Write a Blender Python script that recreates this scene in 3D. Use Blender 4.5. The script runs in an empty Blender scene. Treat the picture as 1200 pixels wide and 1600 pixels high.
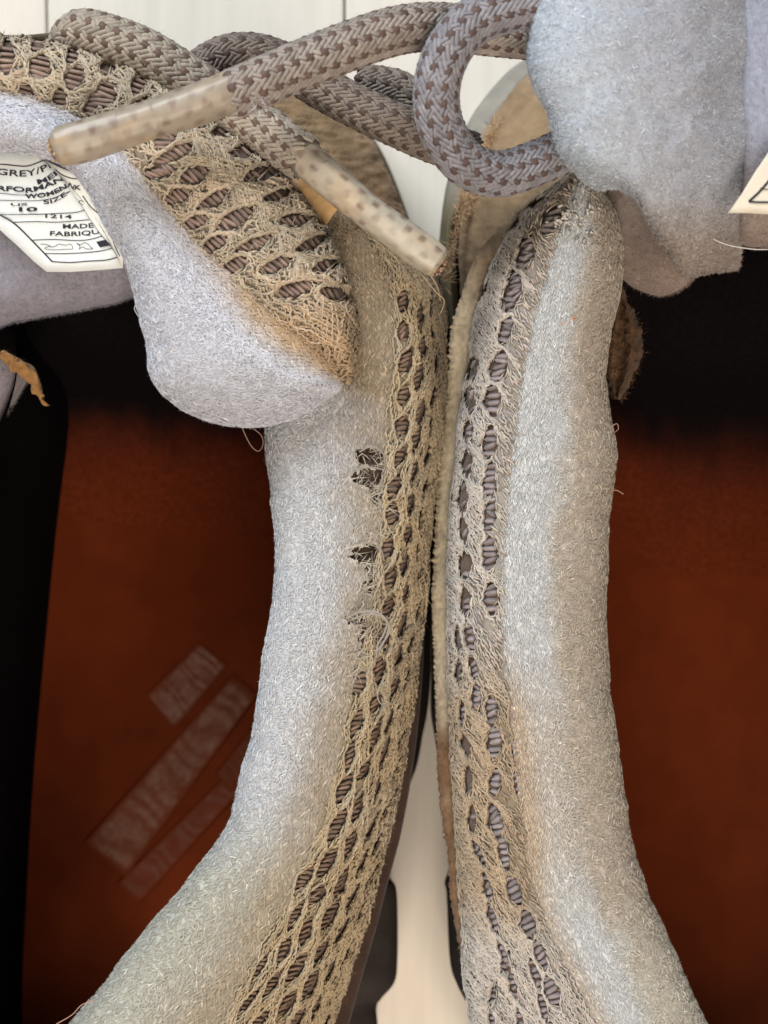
import bpy, math
import numpy as np
from mathutils import Vector

# ------------------------------------------------------------------ units
# All layout below is in centimetres; U turns it into metres on writing.
U = 0.01
CAMZ = 32.0      # camera height over the floor, cm
REFD = 24.0      # distance at which 100 photo pixels span 1 cm

scene = bpy.context.scene

# ------------------------------------------------------------------ camera
cam_d = bpy.data.cameras.new("camera")
cam = bpy.data.objects.new("camera", cam_d)
scene.collection.objects.link(cam)
scene.camera = cam
cam.location = (0, 0, CAMZ * U)
cam.rotation_euler = (0, 0, 0)
cam_d.sensor_fit = 'VERTICAL'
cam_d.sensor_height = 24
cam_d.lens = 24 * REFD / 16.0
cam_d.clip_start = 0.01
cam_d.clip_end = 50
cam_d.dof.use_dof = True
cam_d.dof.focus_distance = 0.240
cam_d.dof.aperture_fstop = 36 / 1000 / 0.0026     # aperture about 2.6 mm wide

# ------------------------------------------------------------------ light
world = bpy.data.worlds.new("World")
scene.world = world
world.use_nodes = True
bg = world.node_tree.nodes['Background']
bg.inputs[0].default_value = (1.0, 0.93, 0.86, 1)
bg.inputs[1].default_value = 0.22

def area(name, loc, aim, size, power, color):
    l = bpy.data.lights.new(name, 'AREA')
    l.shape = 'RECTANGLE'; l.size, l.size_y = size
    l.energy = power; l.color = color
    o = bpy.data.objects.new(name, l)
    scene.collection.objects.link(o)
    o.location = loc
    o.rotation_euler = (Vector(aim) - Vector(loc)).to_track_quat('-Z', 'Y').to_euler()
    return o
area("window_light", (-0.55, 1.05, 0.95), (0, 0, 0.05), (0.9, 0.7), 26.0, (0.90, 0.95, 1.0))
area("room_light", (0.12, -0.75, 1.0), (0, 0, 0.05), (0.8, 0.8), 15.0, (1.0, 0.85, 0.71))

scene.view_settings.view_transform = 'Standard'
scene.view_settings.look = 'None'
scene.view_settings.exposure = 0.0
scene.view_settings.gamma = 1.0
scene.cycles.max_bounces = 6
scene.cycles.diffuse_bounces = 4

# ------------------------------------------------------------------ helpers
def rng(seed): return np.random.default_rng(seed)

def lin(r, g, b):
    c = np.array([r, g, b], float) / 255
    return np.where(c <= 0.04045, c / 12.92, ((c + 0.055) / 1.055) ** 2.4)

def W(px, py, z):
    """a place seen at photo pixel (px, py) whose height over the floor is z cm"""
    px = np.asarray(px, float); py = np.asarray(py, float); z = np.asarray(z, float)
    k = (CAMZ - z) / REFD / 100
    return np.stack([(px - 600) * k, (800 - py) * k, z + 0 * px], -1)

def toP(p):
    k = (CAMZ - p[..., 2]) / REFD / 100
    return p[..., 0] / k + 600, 800 - p[..., 1] / k

def norm(a):
    return a / np.maximum(np.linalg.norm(a, axis=-1, keepdims=True), 1e-9)

# smooth value noise in 2D
_nt = rng(5).random((256, 256))
def vnoise(x, y):
    x = np.asarray(x, float); y = np.asarray(y, float)
    xi = np.floor(x).astype(int); yi = np.floor(y).astype(int)
    fx = x - xi; fy = y - yi
    fx = fx * fx * (3 - 2 * fx); fy = fy * fy * (3 - 2 * fy)
    g = lambda a, b: _nt[a & 255, b & 255]
    return ((g(xi, yi) * (1 - fx) + g(xi + 1, yi) * fx) * (1 - fy)
            + (g(xi, yi + 1) * (1 - fx) + g(xi + 1, yi + 1) * fx) * fy)
def fbm(x, y, o=3):
    s = 0; a = 0.5; t = 0
    for k in range(o):
        s = s + a * vnoise(x * 2 ** k + 17 * k, y * 2 ** k + 31 * k); t += a; a *= 0.5
    return s / t
def sstep(a, b, x):
    t = np.clip((x - a) / (b - a), 0, 1); return t * t * (3 - 2 * t)

def build(name, V, polys, mat, parent=None, col=None, smooth=True, kind=None, label=None):
    """polys: list of int arrays (n,3)/(n,4)"""
    me = bpy.data.meshes.new(name)
    V = np.asarray(V, float) * U
    polys = [np.asarray(p, int) for p in polys if len(p)]
    me.vertices.add(len(V)); me.vertices.foreach_set('co', V.astype(np.float32).ravel())
    loops = np.concatenate([p.ravel() for p in polys]).astype(np.int32)
    sizes = np.concatenate([np.full(len(p), p.shape[1]) for p in polys]).astype(np.int32)
    starts = np.concatenate([[0], np.cumsum(sizes)[:-1]]).astype(np.int32)
    me.loops.add(len(loops)); me.loops.foreach_set('vertex_index', loops)
    me.polygons.add(len(sizes)); me.polygons.foreach_set('loop_start', starts)
    try: me.polygons.foreach_set('loop_total', sizes)
    except Exception: pass
    me.update(calc_edges=True)
    me.validate()
    me.polygons.foreach_set('use_smooth', np.full(len(me.polygons), smooth))
    if col is not None:
        a = me.color_attributes.new('col', 'FLOAT_COLOR', 'POINT')
        c = np.ones((len(V), 4), np.float32); c[:, :3] = col
        a.data.foreach_set('color', c.ravel())
    me.materials.append(mat)
    o = bpy.data.objects.new(name, me)
    scene.collection.objects.link(o)
    if parent is not None: o.parent = parent
    if kind: o['kind'] = kind
    if label: o['label'] = label
    return o

def thing(name, label, cat, group=None):
    o = bpy.data.objects.new(name, None); scene.collection.objects.link(o)
    o['label'] = label; o['category'] = cat
    if group: o['group'] = group
    return o

def cr(P, t):
    """Catmull-Rom through P (n,...) at parameters t in 0..n-1"""
    n = len(P); i = np.clip(np.floor(t).astype(int), 0, n - 2); f = t - i
    g = lambda k: P[np.clip(k, 0, n - 1)]
    p0, p1, p2, p3 = g(i - 1), g(i), g(i + 1), g(i + 2)
    f = f.reshape((-1,) + (1,) * (P.ndim - 1))
    m1 = (p2 - p0) / 2; m2 = (p3 - p1) / 2
    return ((2 * f**3 - 3 * f**2 + 1) * p1 + (f**3 - 2 * f**2 + f) * m1
            + (-2 * f**3 + 3 * f**2) * p2 + (f**3 - f**2) * m2)

class Surf:
    """stations x rails of (px, py, z) lofted to a dense sheet"""
    def __init__(s, T, nu, nv, vr=None, flip=False, bump=None, world=False):
        T = np.asarray(T, float)
        P = T if world else W(T[..., 0], T[..., 1], T[..., 2])
        s.nr = P.shape[1]
        u = np.linspace(0, P.shape[0] - 1, nu)
        G = cr(P, u)
        v0, v1 = vr if vr else (0, P.shape[1] - 1)
        s.vv = np.linspace(v0, v1, nv)
        s.uu = u
        G = np.swapaxes(cr(np.swapaxes(G, 0, 1), s.vv), 0, 1)
        s.G = G; s.flip = flip
        s._frames()
        if bump is not None:
            px, py = toP(s.G)
            s.G = s.G + s.N * bump(px, py)[..., None]
            s._frames()
    def _frames(s):
        du = np.gradient(s.G, axis=0); dv = np.gradient(s.G, axis=1)
        N = norm(np.cross(du, dv))
        if s.flip: N = -N
        s.N = N; s.du = norm(du); s.dv = norm(dv)
    def mesh(s, name, mat, parent, colf=None, mask=None, off=0.0, **k):
        nu, nv = s.G.shape[:2]
        V = (s.G + s.N * off).reshape(-1, 3)
        i = np.arange(nu * nv).reshape(nu, nv)
        F = np.stack([i[:-1, :-1], i[1:, :-1], i[1:, 1:], i[:-1, 1:]], -1)
        if s.flip: F = F[..., ::-1]
        F = F.reshape(-1, 4)
        px, py = toP(s.G)
        if mask is not None:
            m = mask(px, py).reshape(-1)
            F = F[m[F].all(1)]
        col = None
        if colf is not None:
            vv = np.broadcast_to(s.vv, px.shape)
            col = colf(px, py, vv).reshape(-1, 3)
        return build(name, V, [F], mat, parent, col, **k)
    def sample(s, n, r, dens=None):
        G = s.G
        a = np.linalg.norm(np.cross(G[1:, :-1] - G[:-1, :-1], G[:-1, 1:] - G[:-1, :-1]), axis=-1)
        # only places which some view from above could see
        a = a * (s.N[:-1, :-1, 2] > -0.25)
        c = np.cumsum(a.ravel()); s.area = c[-1]
        k = np.searchsorted(c, r.random(n) * c[-1])
        k = np.clip(k, 0, a.size - 1)
        i, j = np.unravel_index(k, a.shape)
        f, g = r.random(n)[:, None], r.random(n)[:, None]
        b = lambda A: (A[i, j] * (1 - f) * (1 - g) + A[i + 1, j] * f * (1 - g)
                       + A[i, j + 1] * (1 - f) * g + A[i + 1, j + 1] * f * g)
        p = b(G)
        px, py = toP(p)
        v = s.vv[j] * (1 - g[:, 0]) + s.vv[j + 1] * g[:, 0]
        return dict(p=p, n=norm(b(s.N)), tu=norm(b(s.du)), tv=norm(b(s.dv)), px=px, py=py, v=v)

def ribbons(p, n, d, L, w, curl, r):
    """short soft fibres: bent, tapering ribbons"""
    N = len(p)
    c = norm(r.normal(size=(N, 3))) * (curl * L)[:, None]
    side = norm(np.cross(d, n) + 0.35 * r.normal(size=(N, 3)) * 0.5) * (w / 2)[:, None]
    P0 = p; P1 = p + d * (L * .5)[:, None] + c * .35; P2 = p + d * (L * .92)[:, None] + c
    V = np.stack([P0 - side * .7, P0 + side * .7, P1 - side, P1 + side, P2], 1).reshape(-1, 3)
    b = np.arange(N)[:, None] * 5
    Q = b + np.array([0, 1, 3, 2]); T = b + np.array([2, 3, 4])
    return V, [Q, T], 5

def spindles(p, n, d, L, rad, arch=0.25, flat=0.75):
    """short plump yarn floats (a knitted stitch, a braid float)"""
    N = len(p)
    s = norm(np.cross(d, n)); up = norm(np.cross(s, d))
    ang = np.array([90, 210, 330]) * math.pi / 180
    V = []
    h = (L / 2)[:, None]; ar = (L * arch)[:, None] * 0.5
    V.append(p - d * h - up * ar)
    for t, sc in ((-.45, .95), (.45, .95)):
        c = p + d * h * t + up * ar * .6
        for a in ang:
            V.append(c + (s * math.cos(a) + up * math.sin(a) * flat) * (rad * sc)[:, None])
    V.append(p + d * h - up * ar)
    V = np.stack(V, 1).reshape(-1, 3)
    b = np.arange(N)[:, None] * 8
    T = []
    for k in range(3):
        k2 = (k + 1) % 3
        T += [[0, 1 + k2, 1 + k], [7, 4 + k, 4 + k2]]
    Q = [[1 + k, 1 + (k + 1) % 3, 4 + (k + 1) % 3, 4 + k] for k in range(3)]
    T = np.concatenate([b + np.array(t) for t in T]); Q = np.concatenate([b + np.array(q) for q in Q])
    return V, [T, Q], 8

def pads(p, n, d, L, wid, h):
    """flat plump lozenges: one visible float of a braid"""
    N = len(p); s = norm(np.cross(d, n)); up = norm(np.cross(s, d))
    t = np.array([-1, -.72, 0, .72, 1.]); xw = np.array([-1, -.6, 0, .6, 1.]); wt = np.array([.35, .85, 1, .85, .35])
    V = []
    for a, wa in zip(t, wt):
        for b in xw:
            z = (1 - b ** 4) * (1 - .75 * a ** 2) - .6 * a ** 4 - .5 * b ** 4
            V.append(p + d * (L / 2 * a)[:, None] + s * (wid / 2 * wa * b)[:, None] + up * (h * z)[:, None])
    V = np.stack(V, 1).reshape(-1, 3); i = np.arange(25).reshape(5, 5)
    q = np.stack([i[:-1, :-1], i[:-1, 1:], i[1:, 1:], i[1:, :-1]], -1).reshape(-1, 4)
    return V, [(np.arange(N)[:, None, None] * 25 + q[None]).reshape(-1, 4)], 25

def spread(mesh_tuple, col):
    V, F, k = mesh_tuple
    return V, F, np.repeat(col, k, axis=0)

def join(parts):
    V, C, T, Q = [], [], [], []; o = 0
    for v, F, c in parts:
        V.append(v); C.append(c)
        for f in F:
            f = np.asarray(f)
            (T if f.shape[1] == 3 else Q).append(f + o)
        o += len(v)
    P = []
    if T: P.append(np.concatenate(T))
    if Q: P.append(np.concatenate(Q))
    return np.concatenate(V), P, np.concatenate(C)

# ------------------------------------------------------------------ materials
def mat_attr(name, rough=0.9, sheen=0.0, noise=0.0, nscale=30.0, bump=0.0, bscale=200.0, spec=0.3, coat=0.0,
             color=None, stretch=None, sub=0.0):
    m = bpy.data.materials.new(name); m.use_nodes = True
    t = m.node_tree; nd = t.nodes; b = nd['Principled BSDF']
    b.inputs['Roughness'].default_value = rough
    b.inputs['Specular IOR Level'].default_value = spec
    if sheen: b.inputs['Sheen Weight'].default_value = sheen; b.inputs['Sheen Roughness'].default_value = .5
    if coat: b.inputs['Coat Weight'].default_value = coat; b.inputs['Coat Roughness'].default_value = .25
    tc = nd.new('ShaderNodeTexCoord')
    mp = nd.new('ShaderNodeMapping'); t.links.new(tc.outputs['Object'], mp.inputs[0])
    mp.inputs['Scale'].default_value = tuple(100 * x for x in (stretch or (1, 1, 1)))
    if color is None:
        src = nd.new('ShaderNodeAttribute'); src.attribute_name = 'col'; cs = src.outputs['Color']
    else:
        src = nd.new('ShaderNodeRGB'); src.outputs[0].default_value = (*color, 1); cs = src.outputs[0]
    if noise:
        n = nd.new('ShaderNodeTexNoise'); n.inputs['Scale'].default_value = nscale; n.inputs['Detail'].default_value = 5
        t.links.new(mp.outputs[0], n.inputs['Vector'])
        mr = nd.new('ShaderNodeMapRange'); mr.inputs[1].default_value = .3; mr.inputs[2].default_value = .7
        mr.inputs[3].default_value = 1 - noise; mr.inputs[4].default_value = 1 + noise
        t.links.new(n.outputs[0], mr.inputs[0])
        mx = nd.new('ShaderNodeVectorMath'); mx.operation = 'SCALE'
        t.links.new(cs, mx.inputs[0]); t.links.new(mr.outputs[0], mx.inputs['Scale']); cs = mx.outputs[0]
    t.links.new(cs, b.inputs['Base Color'])
    if bump:
        n2 = nd.new('ShaderNodeTexNoise'); n2.inputs['Scale'].default_value = bscale; n2.inputs['Detail'].default_value = 4
        t.links.new(mp.outputs[0], n2.inputs['Vector'])
        bp = nd.new('ShaderNodeBump'); bp.inputs['Strength'].default_value = bump; bp.inputs['Distance'].default_value = 0.0003
        t.links.new(n2.outputs[0], bp.inputs['Height']); t.links.new(bp.outputs[0], b.inputs['Normal'])
    return m

M_base  = mat_attr('padded_fabric', .95, .2, .10, 6, .6, 9)
M_fibre = mat_attr('lining_fibre', .62, .0, 0, spec=.35)
M_yarn  = mat_attr('knit_yarn', .8, .15, .12, 4, spec=.25)
M_rib   = mat_attr('ribbed_underlay', .75, .2, .15, 12, .5, 20)
M_lace  = mat_attr('lace_yarn', .6, .1, .10, 8, .5, 25, spec=.4)
M_aglet = mat_attr('aglet_plastic', .38, .0, .08, 5, .25, 4, spec=.4, coat=.12)
M_suede = mat_attr('suede', 1, .08, .16, 3, .8, 12)
M_liner = mat_attr('dark_liner', 1, 0, .2, 10, .5, 12, spec=.02)
M_insole= mat_attr('insole_foam', 1, 0, .10, 1.5, .3, 30, spec=.03)
M_rubber= mat_attr('rubber', .7, 0, .12, 2, .3, 10)
M_ink   = mat_attr('ink', .6, color=(.02, .022, .03))
M_label = mat_attr('satin_label', .45, .2, .04, 3, .3, 60, spec=.4, stretch=(1, 4, 1))
M_floor = mat_attr('floor_laminate', .5, 0, .05, 1.2, .12, 6, stretch=(3, .25, 1))

# ------------------------------------------------------------------ floor
floor = bpy.data.objects.new('floor', None); scene.collection.objects.link(floor)
floor['kind'] = 'structure'
def boxmesh(quad, z0, z1, bev=.03):
    q = np.array(quad, float); c = q.mean(0); q2 = c + (q - c) * (1 - bev / np.abs(q - c).max(0))
    V = np.concatenate([np.c_[q, np.full(4, z0)], np.c_[q, np.full(4, z1 - bev)], np.c_[q2, np.full(4, z1)]])
    F = [[8, 9, 10, 11]]
    for a in (0, 4):
        for k in range(4):
            F.append([a + k, a + (k + 1) % 4, a + 4 + (k + 1) % 4, a + 4 + k])
    return V, [np.array(F)]
# seams found in the photo: (90,0)-(75,50) and (542,0)-(538,45); planks are 6 cm wide
def seam(k):
    tilt = [-.030, -.016, .0, .008, .012][max(0, min(4, k))]
    x0 = [-12.8, -7.02, -.82, 5.35, 11.5, 17.6][k]
    return x0, tilt
rr = rng(3)
for k in range(5):
    (a, ta), (b, tb) = seam(k), seam(k + 1)
    g = .022
    y1, y0 = 15.0, -15.0
    q = [(a + g + ta * (y0 - 10), y0), (b - g + tb * (y0 - 10), y0), (b - g + tb * (y1 - 10), y1), (a + g + ta * (y1 - 10), y1)]
    V, F = boxmesh(q, -.8, 0)
    c = lin(240, 233, 220) * rr.uniform(.97, 1.02)
    build('plank', V, F, M_floor, floor, np.tile(c, (len(V), 1)), smooth=False)
V, F = boxmesh([(-20, -20), (20, -20), (20, 20), (-20, 20)], -1.6, -.5)
build('subfloor', V, F, M_floor, floor, np.tile(lin(95, 88, 78), (len(V), 1)), smooth=False)

# ------------------------------------------------------------------ things
left = thing('shoe', 'worn grey and tan knit shoe on the left, its collar torn in small holes', 'shoe', None)
right = thing('shoe', 'worn grey and tan knit shoe on the right, lace looped over its toe', 'shoe', None)

# ------------------------------------------------------------------ openings in the knit
def column(pts, step, a, b, ang, r, jit=3, grow=0):
    """openings strung along a column; pts in photo pixels"""
    P = np.array(pts, float); t = np.linspace(0, len(P) - 1, 400); C = cr(P, t)
    s = np.r_[0, np.cumsum(np.linalg.norm(np.diff(C, axis=0), axis=1))]
    out = []; x = 0
    while x < s[-1]:
        f = x / s[-1]
        c = np.array([np.interp(x, s, C[:, 0]), np.interp(x, s, C[:, 1])])
        dv = np.array([np.interp(x + 5, s, C[:, 0]), np.interp(x + 5, s, C[:, 1])]) - c
        base = math.atan2(dv[1], dv[0]) if x + 6 < s[-1] else out[-1][5]
        k = 1 + grow * f
        out.append((c[0] + r.normal() * jit * .5, c[1] + r.normal() * jit, a * k * r.uniform(.8, 1.12),
                    b * r.uniform(.75, 1.12), base + math.radians(ang + r.normal() * 4), base))
        x += step * k
    return out
class Holes:
    def __init__(s, L, power=1.5, rag=.5):
        s.rag = rag
        s.L = np.array([l[:5] for l in L], float).reshape(-1, 5); s.pw = power
    def field(s, px, py):
        """normalised radius to the nearest opening and the angle of its rim"""
        sh = px.shape; x = px.ravel(); y = py.ravel()
        best = np.full(len(x), 9.0); bi = np.zeros(len(x), int); tan = np.zeros(len(x))
        for k, (cx, cy, a, b, an) in enumerate(s.L):
            near = (np.abs(x - cx) < 3 * a) & (np.abs(y - cy) < 3 * a)
            if not near.any(): continue
            X = x[near] - cx; Y = y[near] - cy
            ca, sa = math.cos(an), math.sin(an)
            p = X * ca + Y * sa; q = -X * sa + Y * ca
            f = (np.abs(p / a) ** s.pw + np.abs(q / b) ** s.pw) ** (1 / s.pw)
            f = f * (1 + s.rag * (vnoise(x[near] / 5, y[near] / 5) - .5))
            idx = np.nonzero(near)[0]; up = f < best[idx]
            ii = idx[up]; best[ii] = f[up]; bi[ii] = k
            gx = np.sign(p) * np.abs(p / a) ** (s.pw - 1) / a; gy = np.sign(q) * np.abs(q / b) ** (s.pw - 1) / b
            tx, ty = -gy, gx
            tan[ii] = np.arctan2(tx * sa + ty * ca, tx * ca - ty * sa)[up]
        return best.reshape(sh), tan.reshape(sh), bi.reshape(sh)
    def inside(s, px, py, m=1.0): return s.field(px, py)[0] < m

def strands(X, Nn, rad, ns=3):
    """thin round yarns through X (n, m, 3) with normals Nn"""
    n, m = X.shape[:2]
    T = norm(np.gradient(X, axis=1)); S = norm(np.cross(T, Nn)); Up = np.cross(S, T)
    a = (np.arange(ns) / ns * 2 + .5) * math.pi
    taper = np.minimum(1, np.minimum(np.arange(m), m - 1 - np.arange(m)) / 2 + .25)[None, :, None, None]
    V = X[:, :, None] + (S[:, :, None] * np.cos(a)[None, None, :, None] + Up[:, :, None] * np.sin(a)[None, None, :, None] * .8) * rad[:, None, None, None] * taper
    i = np.arange(n * m * ns).reshape(n, m, ns); j = np.roll(i, -1, 2)
    F = np.stack([i[:, :-1], i[:, 1:], j[:, 1:], j[:, :-1]], -1).reshape(-1, 4)
    return V.reshape(-1, 3), [F[:, ::-1]], m * ns

def flow(surf, H, n, m, step, colf, r, ang, dirang, base_h, rad, zig, per):
    """continuous yarns laid along the strip, parting round every opening"""
    nu, nv = surf.G.shape[:2]; px, py = toP(surf.G)
    A = np.linalg.norm(np.cross(np.gradient(surf.G, axis=0), np.gradient(surf.G, axis=1)), axis=-1) * (surf.N[..., 2] > .05)
    c = np.cumsum(A.ravel()); k = np.clip(np.searchsorted(c, r.random(n) * c[-1]), 0, nu * nv - 1)
    u, v = np.unravel_index(k, (nu, nv)); u = u + r.random(n) - .5; v = v + r.random(n) - .5
    pu = np.gradient(px, axis=0), np.gradient(py, axis=0); pv = np.gradient(px, axis=1), np.gradient(py, axis=1)
    def at(M, u, v):
        u = np.clip(u, 0, nu - 1.001); v = np.clip(v, 0, nv - 1.001); i = u.astype(int); j = v.astype(int); f = u - i; g = v - j
        if M.ndim == 3: f = f[:, None]; g = g[:, None]
        return M[i, j] * (1 - f) * (1 - g) + M[i + 1, j] * f * (1 - g) + M[i, j + 1] * (1 - f) * g + M[i + 1, j + 1] * f * g
    sg = np.where(r.random(n) < .5, 1, -1) * np.radians(ang) + r.normal(size=n) * .06
    ph = r.random(n) * 6.28; P, Nn, C = [], [], []; alive = np.ones(n, bool); hh = base_h * r.uniform(.35, 1.05, n)
    for q in range(m):
        x, y = at(px, u, v), at(py, u, v); f, tan, _ = H.field(x, y)
        J = [at(M, u, v) for M in (*pu, *pv)]
        if dirang is None: al = np.arctan2(J[1], J[0])
        else: al = np.full(n, dirang)
        swing = sg * np.where(np.sin(q * step / 26.0 + ph) > -.2, 1, -.7)
        dx, dy = np.cos(al + swing), np.sin(al + swing)
        tx, ty = np.cos(tan), np.sin(tan); s_ = np.sign(tx * dx + ty * dy + 1e-9); tx, ty = tx * s_, ty * s_
        ox, oy = np.sin(tan), -np.cos(tan)
        w = 1 - sstep(1.05, 1.6, f); push = np.clip(1.18 - f, 0, .5) * 2.2
        # outward side of the rim
        e = H.field(x + ox, y + oy)[0] - H.field(x - ox, y - oy)[0]; so = np.sign(e)
        dx = dx * (1 - w) + tx * w + ox * so * push; dy = dy * (1 - w) + ty * w + oy * so * push
        l = np.hypot(dx, dy) + 1e-9; dx, dy = dx / l * step, dy / l * step
        p = at(surf.G, u, v); nn = norm(at(surf.N, u, v))
        side = norm(np.cross(nn, np.stack([dx, -dy, 0 * dx], -1)))
        z = np.sin(q * per + ph)
        P.append(p + nn * (hh * (.6 + .6 * sstep(1, 1.6, f)) + .012 * np.cos(q * per * 2 + ph))[:, None] + side * (zig * z)[:, None]); Nn.append(nn)
        C.append(colf(x, y, at(np.broadcast_to(surf.vv, px.shape), u, v)))
        alive &= (f > .8)
        det = J[0] * J[3] - J[1] * J[2]; det = np.where(np.abs(det) < .02, .02 * np.sign(det + 1e-9), det)
        u = u + (dx * J[3] - dy * J[2]) / det; v = v + (-dx * J[1] + dy * J[0]) / det
        alive &= (u > 0) & (u < nu - 1) & (v > 0) & (v < nv - 1)
    P, Nn, C = np.stack(P, 1)[alive], np.stack(Nn, 1)[alive], np.stack(C, 1)[alive]; k = len(P)
    V, F, _ = strands(P, Nn, rad * r.uniform(.75, 1.2, k))
    tint = r.uniform(.82, 1.15, k)[:, None, None] * (1 + .10 * np.sin(np.arange(m) * per + 1))[None, :, None]
    return V, F, np.repeat((C * tint).reshape(-1, 3), 3, axis=0)

def knit(parent, surf, holes, n, colf, seed, name='knit_cover', L=.12, rad=.019, ang=24, base_h=.05, fuzz=1300,
         dirang=None, ribang=60, ribcol=(112, 96, 92), skip=None, riblen=1.0, ribstep=9.0, ribabs=None, yarns=2600, ymul=1.0, swing=16, part=None, fuzzlen=.11):
    """knitted net: a sheet with real openings, stitches laid along it, ribbed yarn underneath"""
    r = rng(seed)
    H = holes
    # underlay sheet
    if part is None:
        part = surf.mesh(name + '_underlay', M_rib, parent, lambda x, y, v: np.broadcast_to(lin(98, 80, 68), x.shape + (3,)), off=-.03)
    # net sheet, openings cut right through; shade between yarns is painted into its colour
    surf.mesh(name, M_yarn, parent, lambda x, y, v: colf(x, y, v) * .6, mask=lambda x, y: ~H.inside(x, y, 1.0), off=.015)
    # stitches
    S = surf.sample(n, r)
    f, tan, bi = H.field(S['px'], S['py'])
    keep = f > .97
    if skip is not None: keep &= ~skip(S['px'], S['py'], S['v'])
    S = {k: v[keep] for k, v in S.items()}; f = f[keep]; tan = tan[keep]
    N = len(f)
    # direction in the plane: along the strip, swung round openings
    sgn = np.where(r.random(N) < .5, 1, -1)
    a0 = np.radians(ang) * sgn + r.normal(size=N) * .18
    along = S['tu'] * np.cos(a0)[:, None] + S['tv'] * np.sin(a0)[:, None]
    if dirang is not None:
        dd = np.stack([np.cos(dirang + a0), -np.sin(dirang + a0), 0 * a0], -1)
        along = norm(dd - S['n'] * (dd * S['n']).sum(-1, keepdims=True))
    rim = np.stack([np.cos(tan), -np.sin(tan), 0 * tan], -1)
    rim = norm(rim - S['n'] * (rim * S['n']).sum(-1, keepdims=True))
    rim *= np.sign((rim * along).sum(-1, keepdims=True) + 1e-9)
    w = (1 - sstep(1.1, 1.75, f))[:, None]
    d = norm(along * (1 - w) + rim * w)
    # the net swells between openings
    hh = base_h * (.45 + .75 * sstep(1.0, 1.5, f)) * r.uniform(.7, 1.15, N)
    Ls = L * r.uniform(.75, 1.25, N); rs = rad * r.uniform(.75, 1.2, N)
    hh = hh * .7
    p = S['p'] + S['n'] * hh[:, None]
    c = colf(S['px'], S['py'], S['v']) * r.uniform(.78, 1.22, N)[:, None] * (1 + .04 * r.normal(size=(N, 3)))
    parts = [spread(spindles(p, S['n'], d, Ls, rs), c)]
    parts.append(flow(surf, H, yarns, 30, 3.4, colf, r, swing, dirang, base_h * 1.25, rad * ymul, .011, 1.9))
    V, F, C = join(parts)
    build('stitches', V, F, M_yarn, part, C, kind='stuff')
    # ribs seen inside the openings
    rp = []
    px0, py0 = toP(surf.G); flat = np.stack([px0.ravel(), py0.ravel()], 1)
    Gf = surf.G.reshape(-1, 3); Nf = surf.N.reshape(-1, 3)
    P_, D_, N_, L_, R_ = [], [], [], [], []
    for (cx, cy, a, b, an) in H.L:
        m = int(max(2, round(2 * a / ribstep)))
        for q in range(m):
            t = ((q + .5) / m - .5) * 2 * a * .95
            x, y = cx + math.cos(an) * t, cy + math.sin(an) * t
            k = np.argmin((flat[:, 0] - x) ** 2 + (flat[:, 1] - y) ** 2)
            if (flat[k, 0] - x) ** 2 + (flat[k, 1] - y) ** 2 > 100: continue
            pa = (an + math.radians(ribang + r.normal() * 11)) if ribabs is None else math.radians(ribabs(x) + r.normal() * 7)
            P_.append(Gf[k] - Nf[k] * .012); N_.append(Nf[k])
            dd = np.array([math.cos(pa), -math.sin(pa), 0]); dd -= Nf[k] * (dd @ Nf[k])
            D_.append(dd / np.linalg.norm(dd)); L_.append(b * 2.6 / 100 * riblen); R_.append(ribstep / 100 * .52 * r.uniform(.9, 1.1))
    if P_:
        P_, D_, N_ = map(np.array, (P_, D_, N_)); L_ = np.array(L_); R_ = np.array(R_)
        cc = lin(*ribcol) * r.uniform(.68, 1.25, len(P_))[:, None]
        V, F, C = join([spread(spindles(P_, N_, D_, L_, R_, .1, .7), cc)])
        build('under_ribs', V, F, M_rib, part, C, kind='stuff')
    # loose fuzz
    S = surf.sample(fuzz, r); N = fuzz
    f = H.field(S['px'], S['py'])[0]
    k = f > .85
    S = {q: v[k] for q, v in S.items()}; N = int(k.sum())
    a = r.random(N) * 6.283
    d = norm(S['tu'] * np.cos(a)[:, None] + S['tv'] * np.sin(a)[:, None] + S['n'] * r.uniform(.1, .8, N)[:, None])
    c = colf(S['px'], S['py'], S['v']) * r.uniform(.9, 1.45, N)[:, None]
    V, F, C = join([spread(ribbons(S['p'] + S['n'] * base_h * 1.0, S['n'], d, fuzzlen * r.uniform(.5, 1.5, N), np.full(N, .0065), np.full(N, .5), r), c)])
    build('loose_fuzz', V, F, M_fibre, part, C, kind='stuff')
    return part

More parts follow.
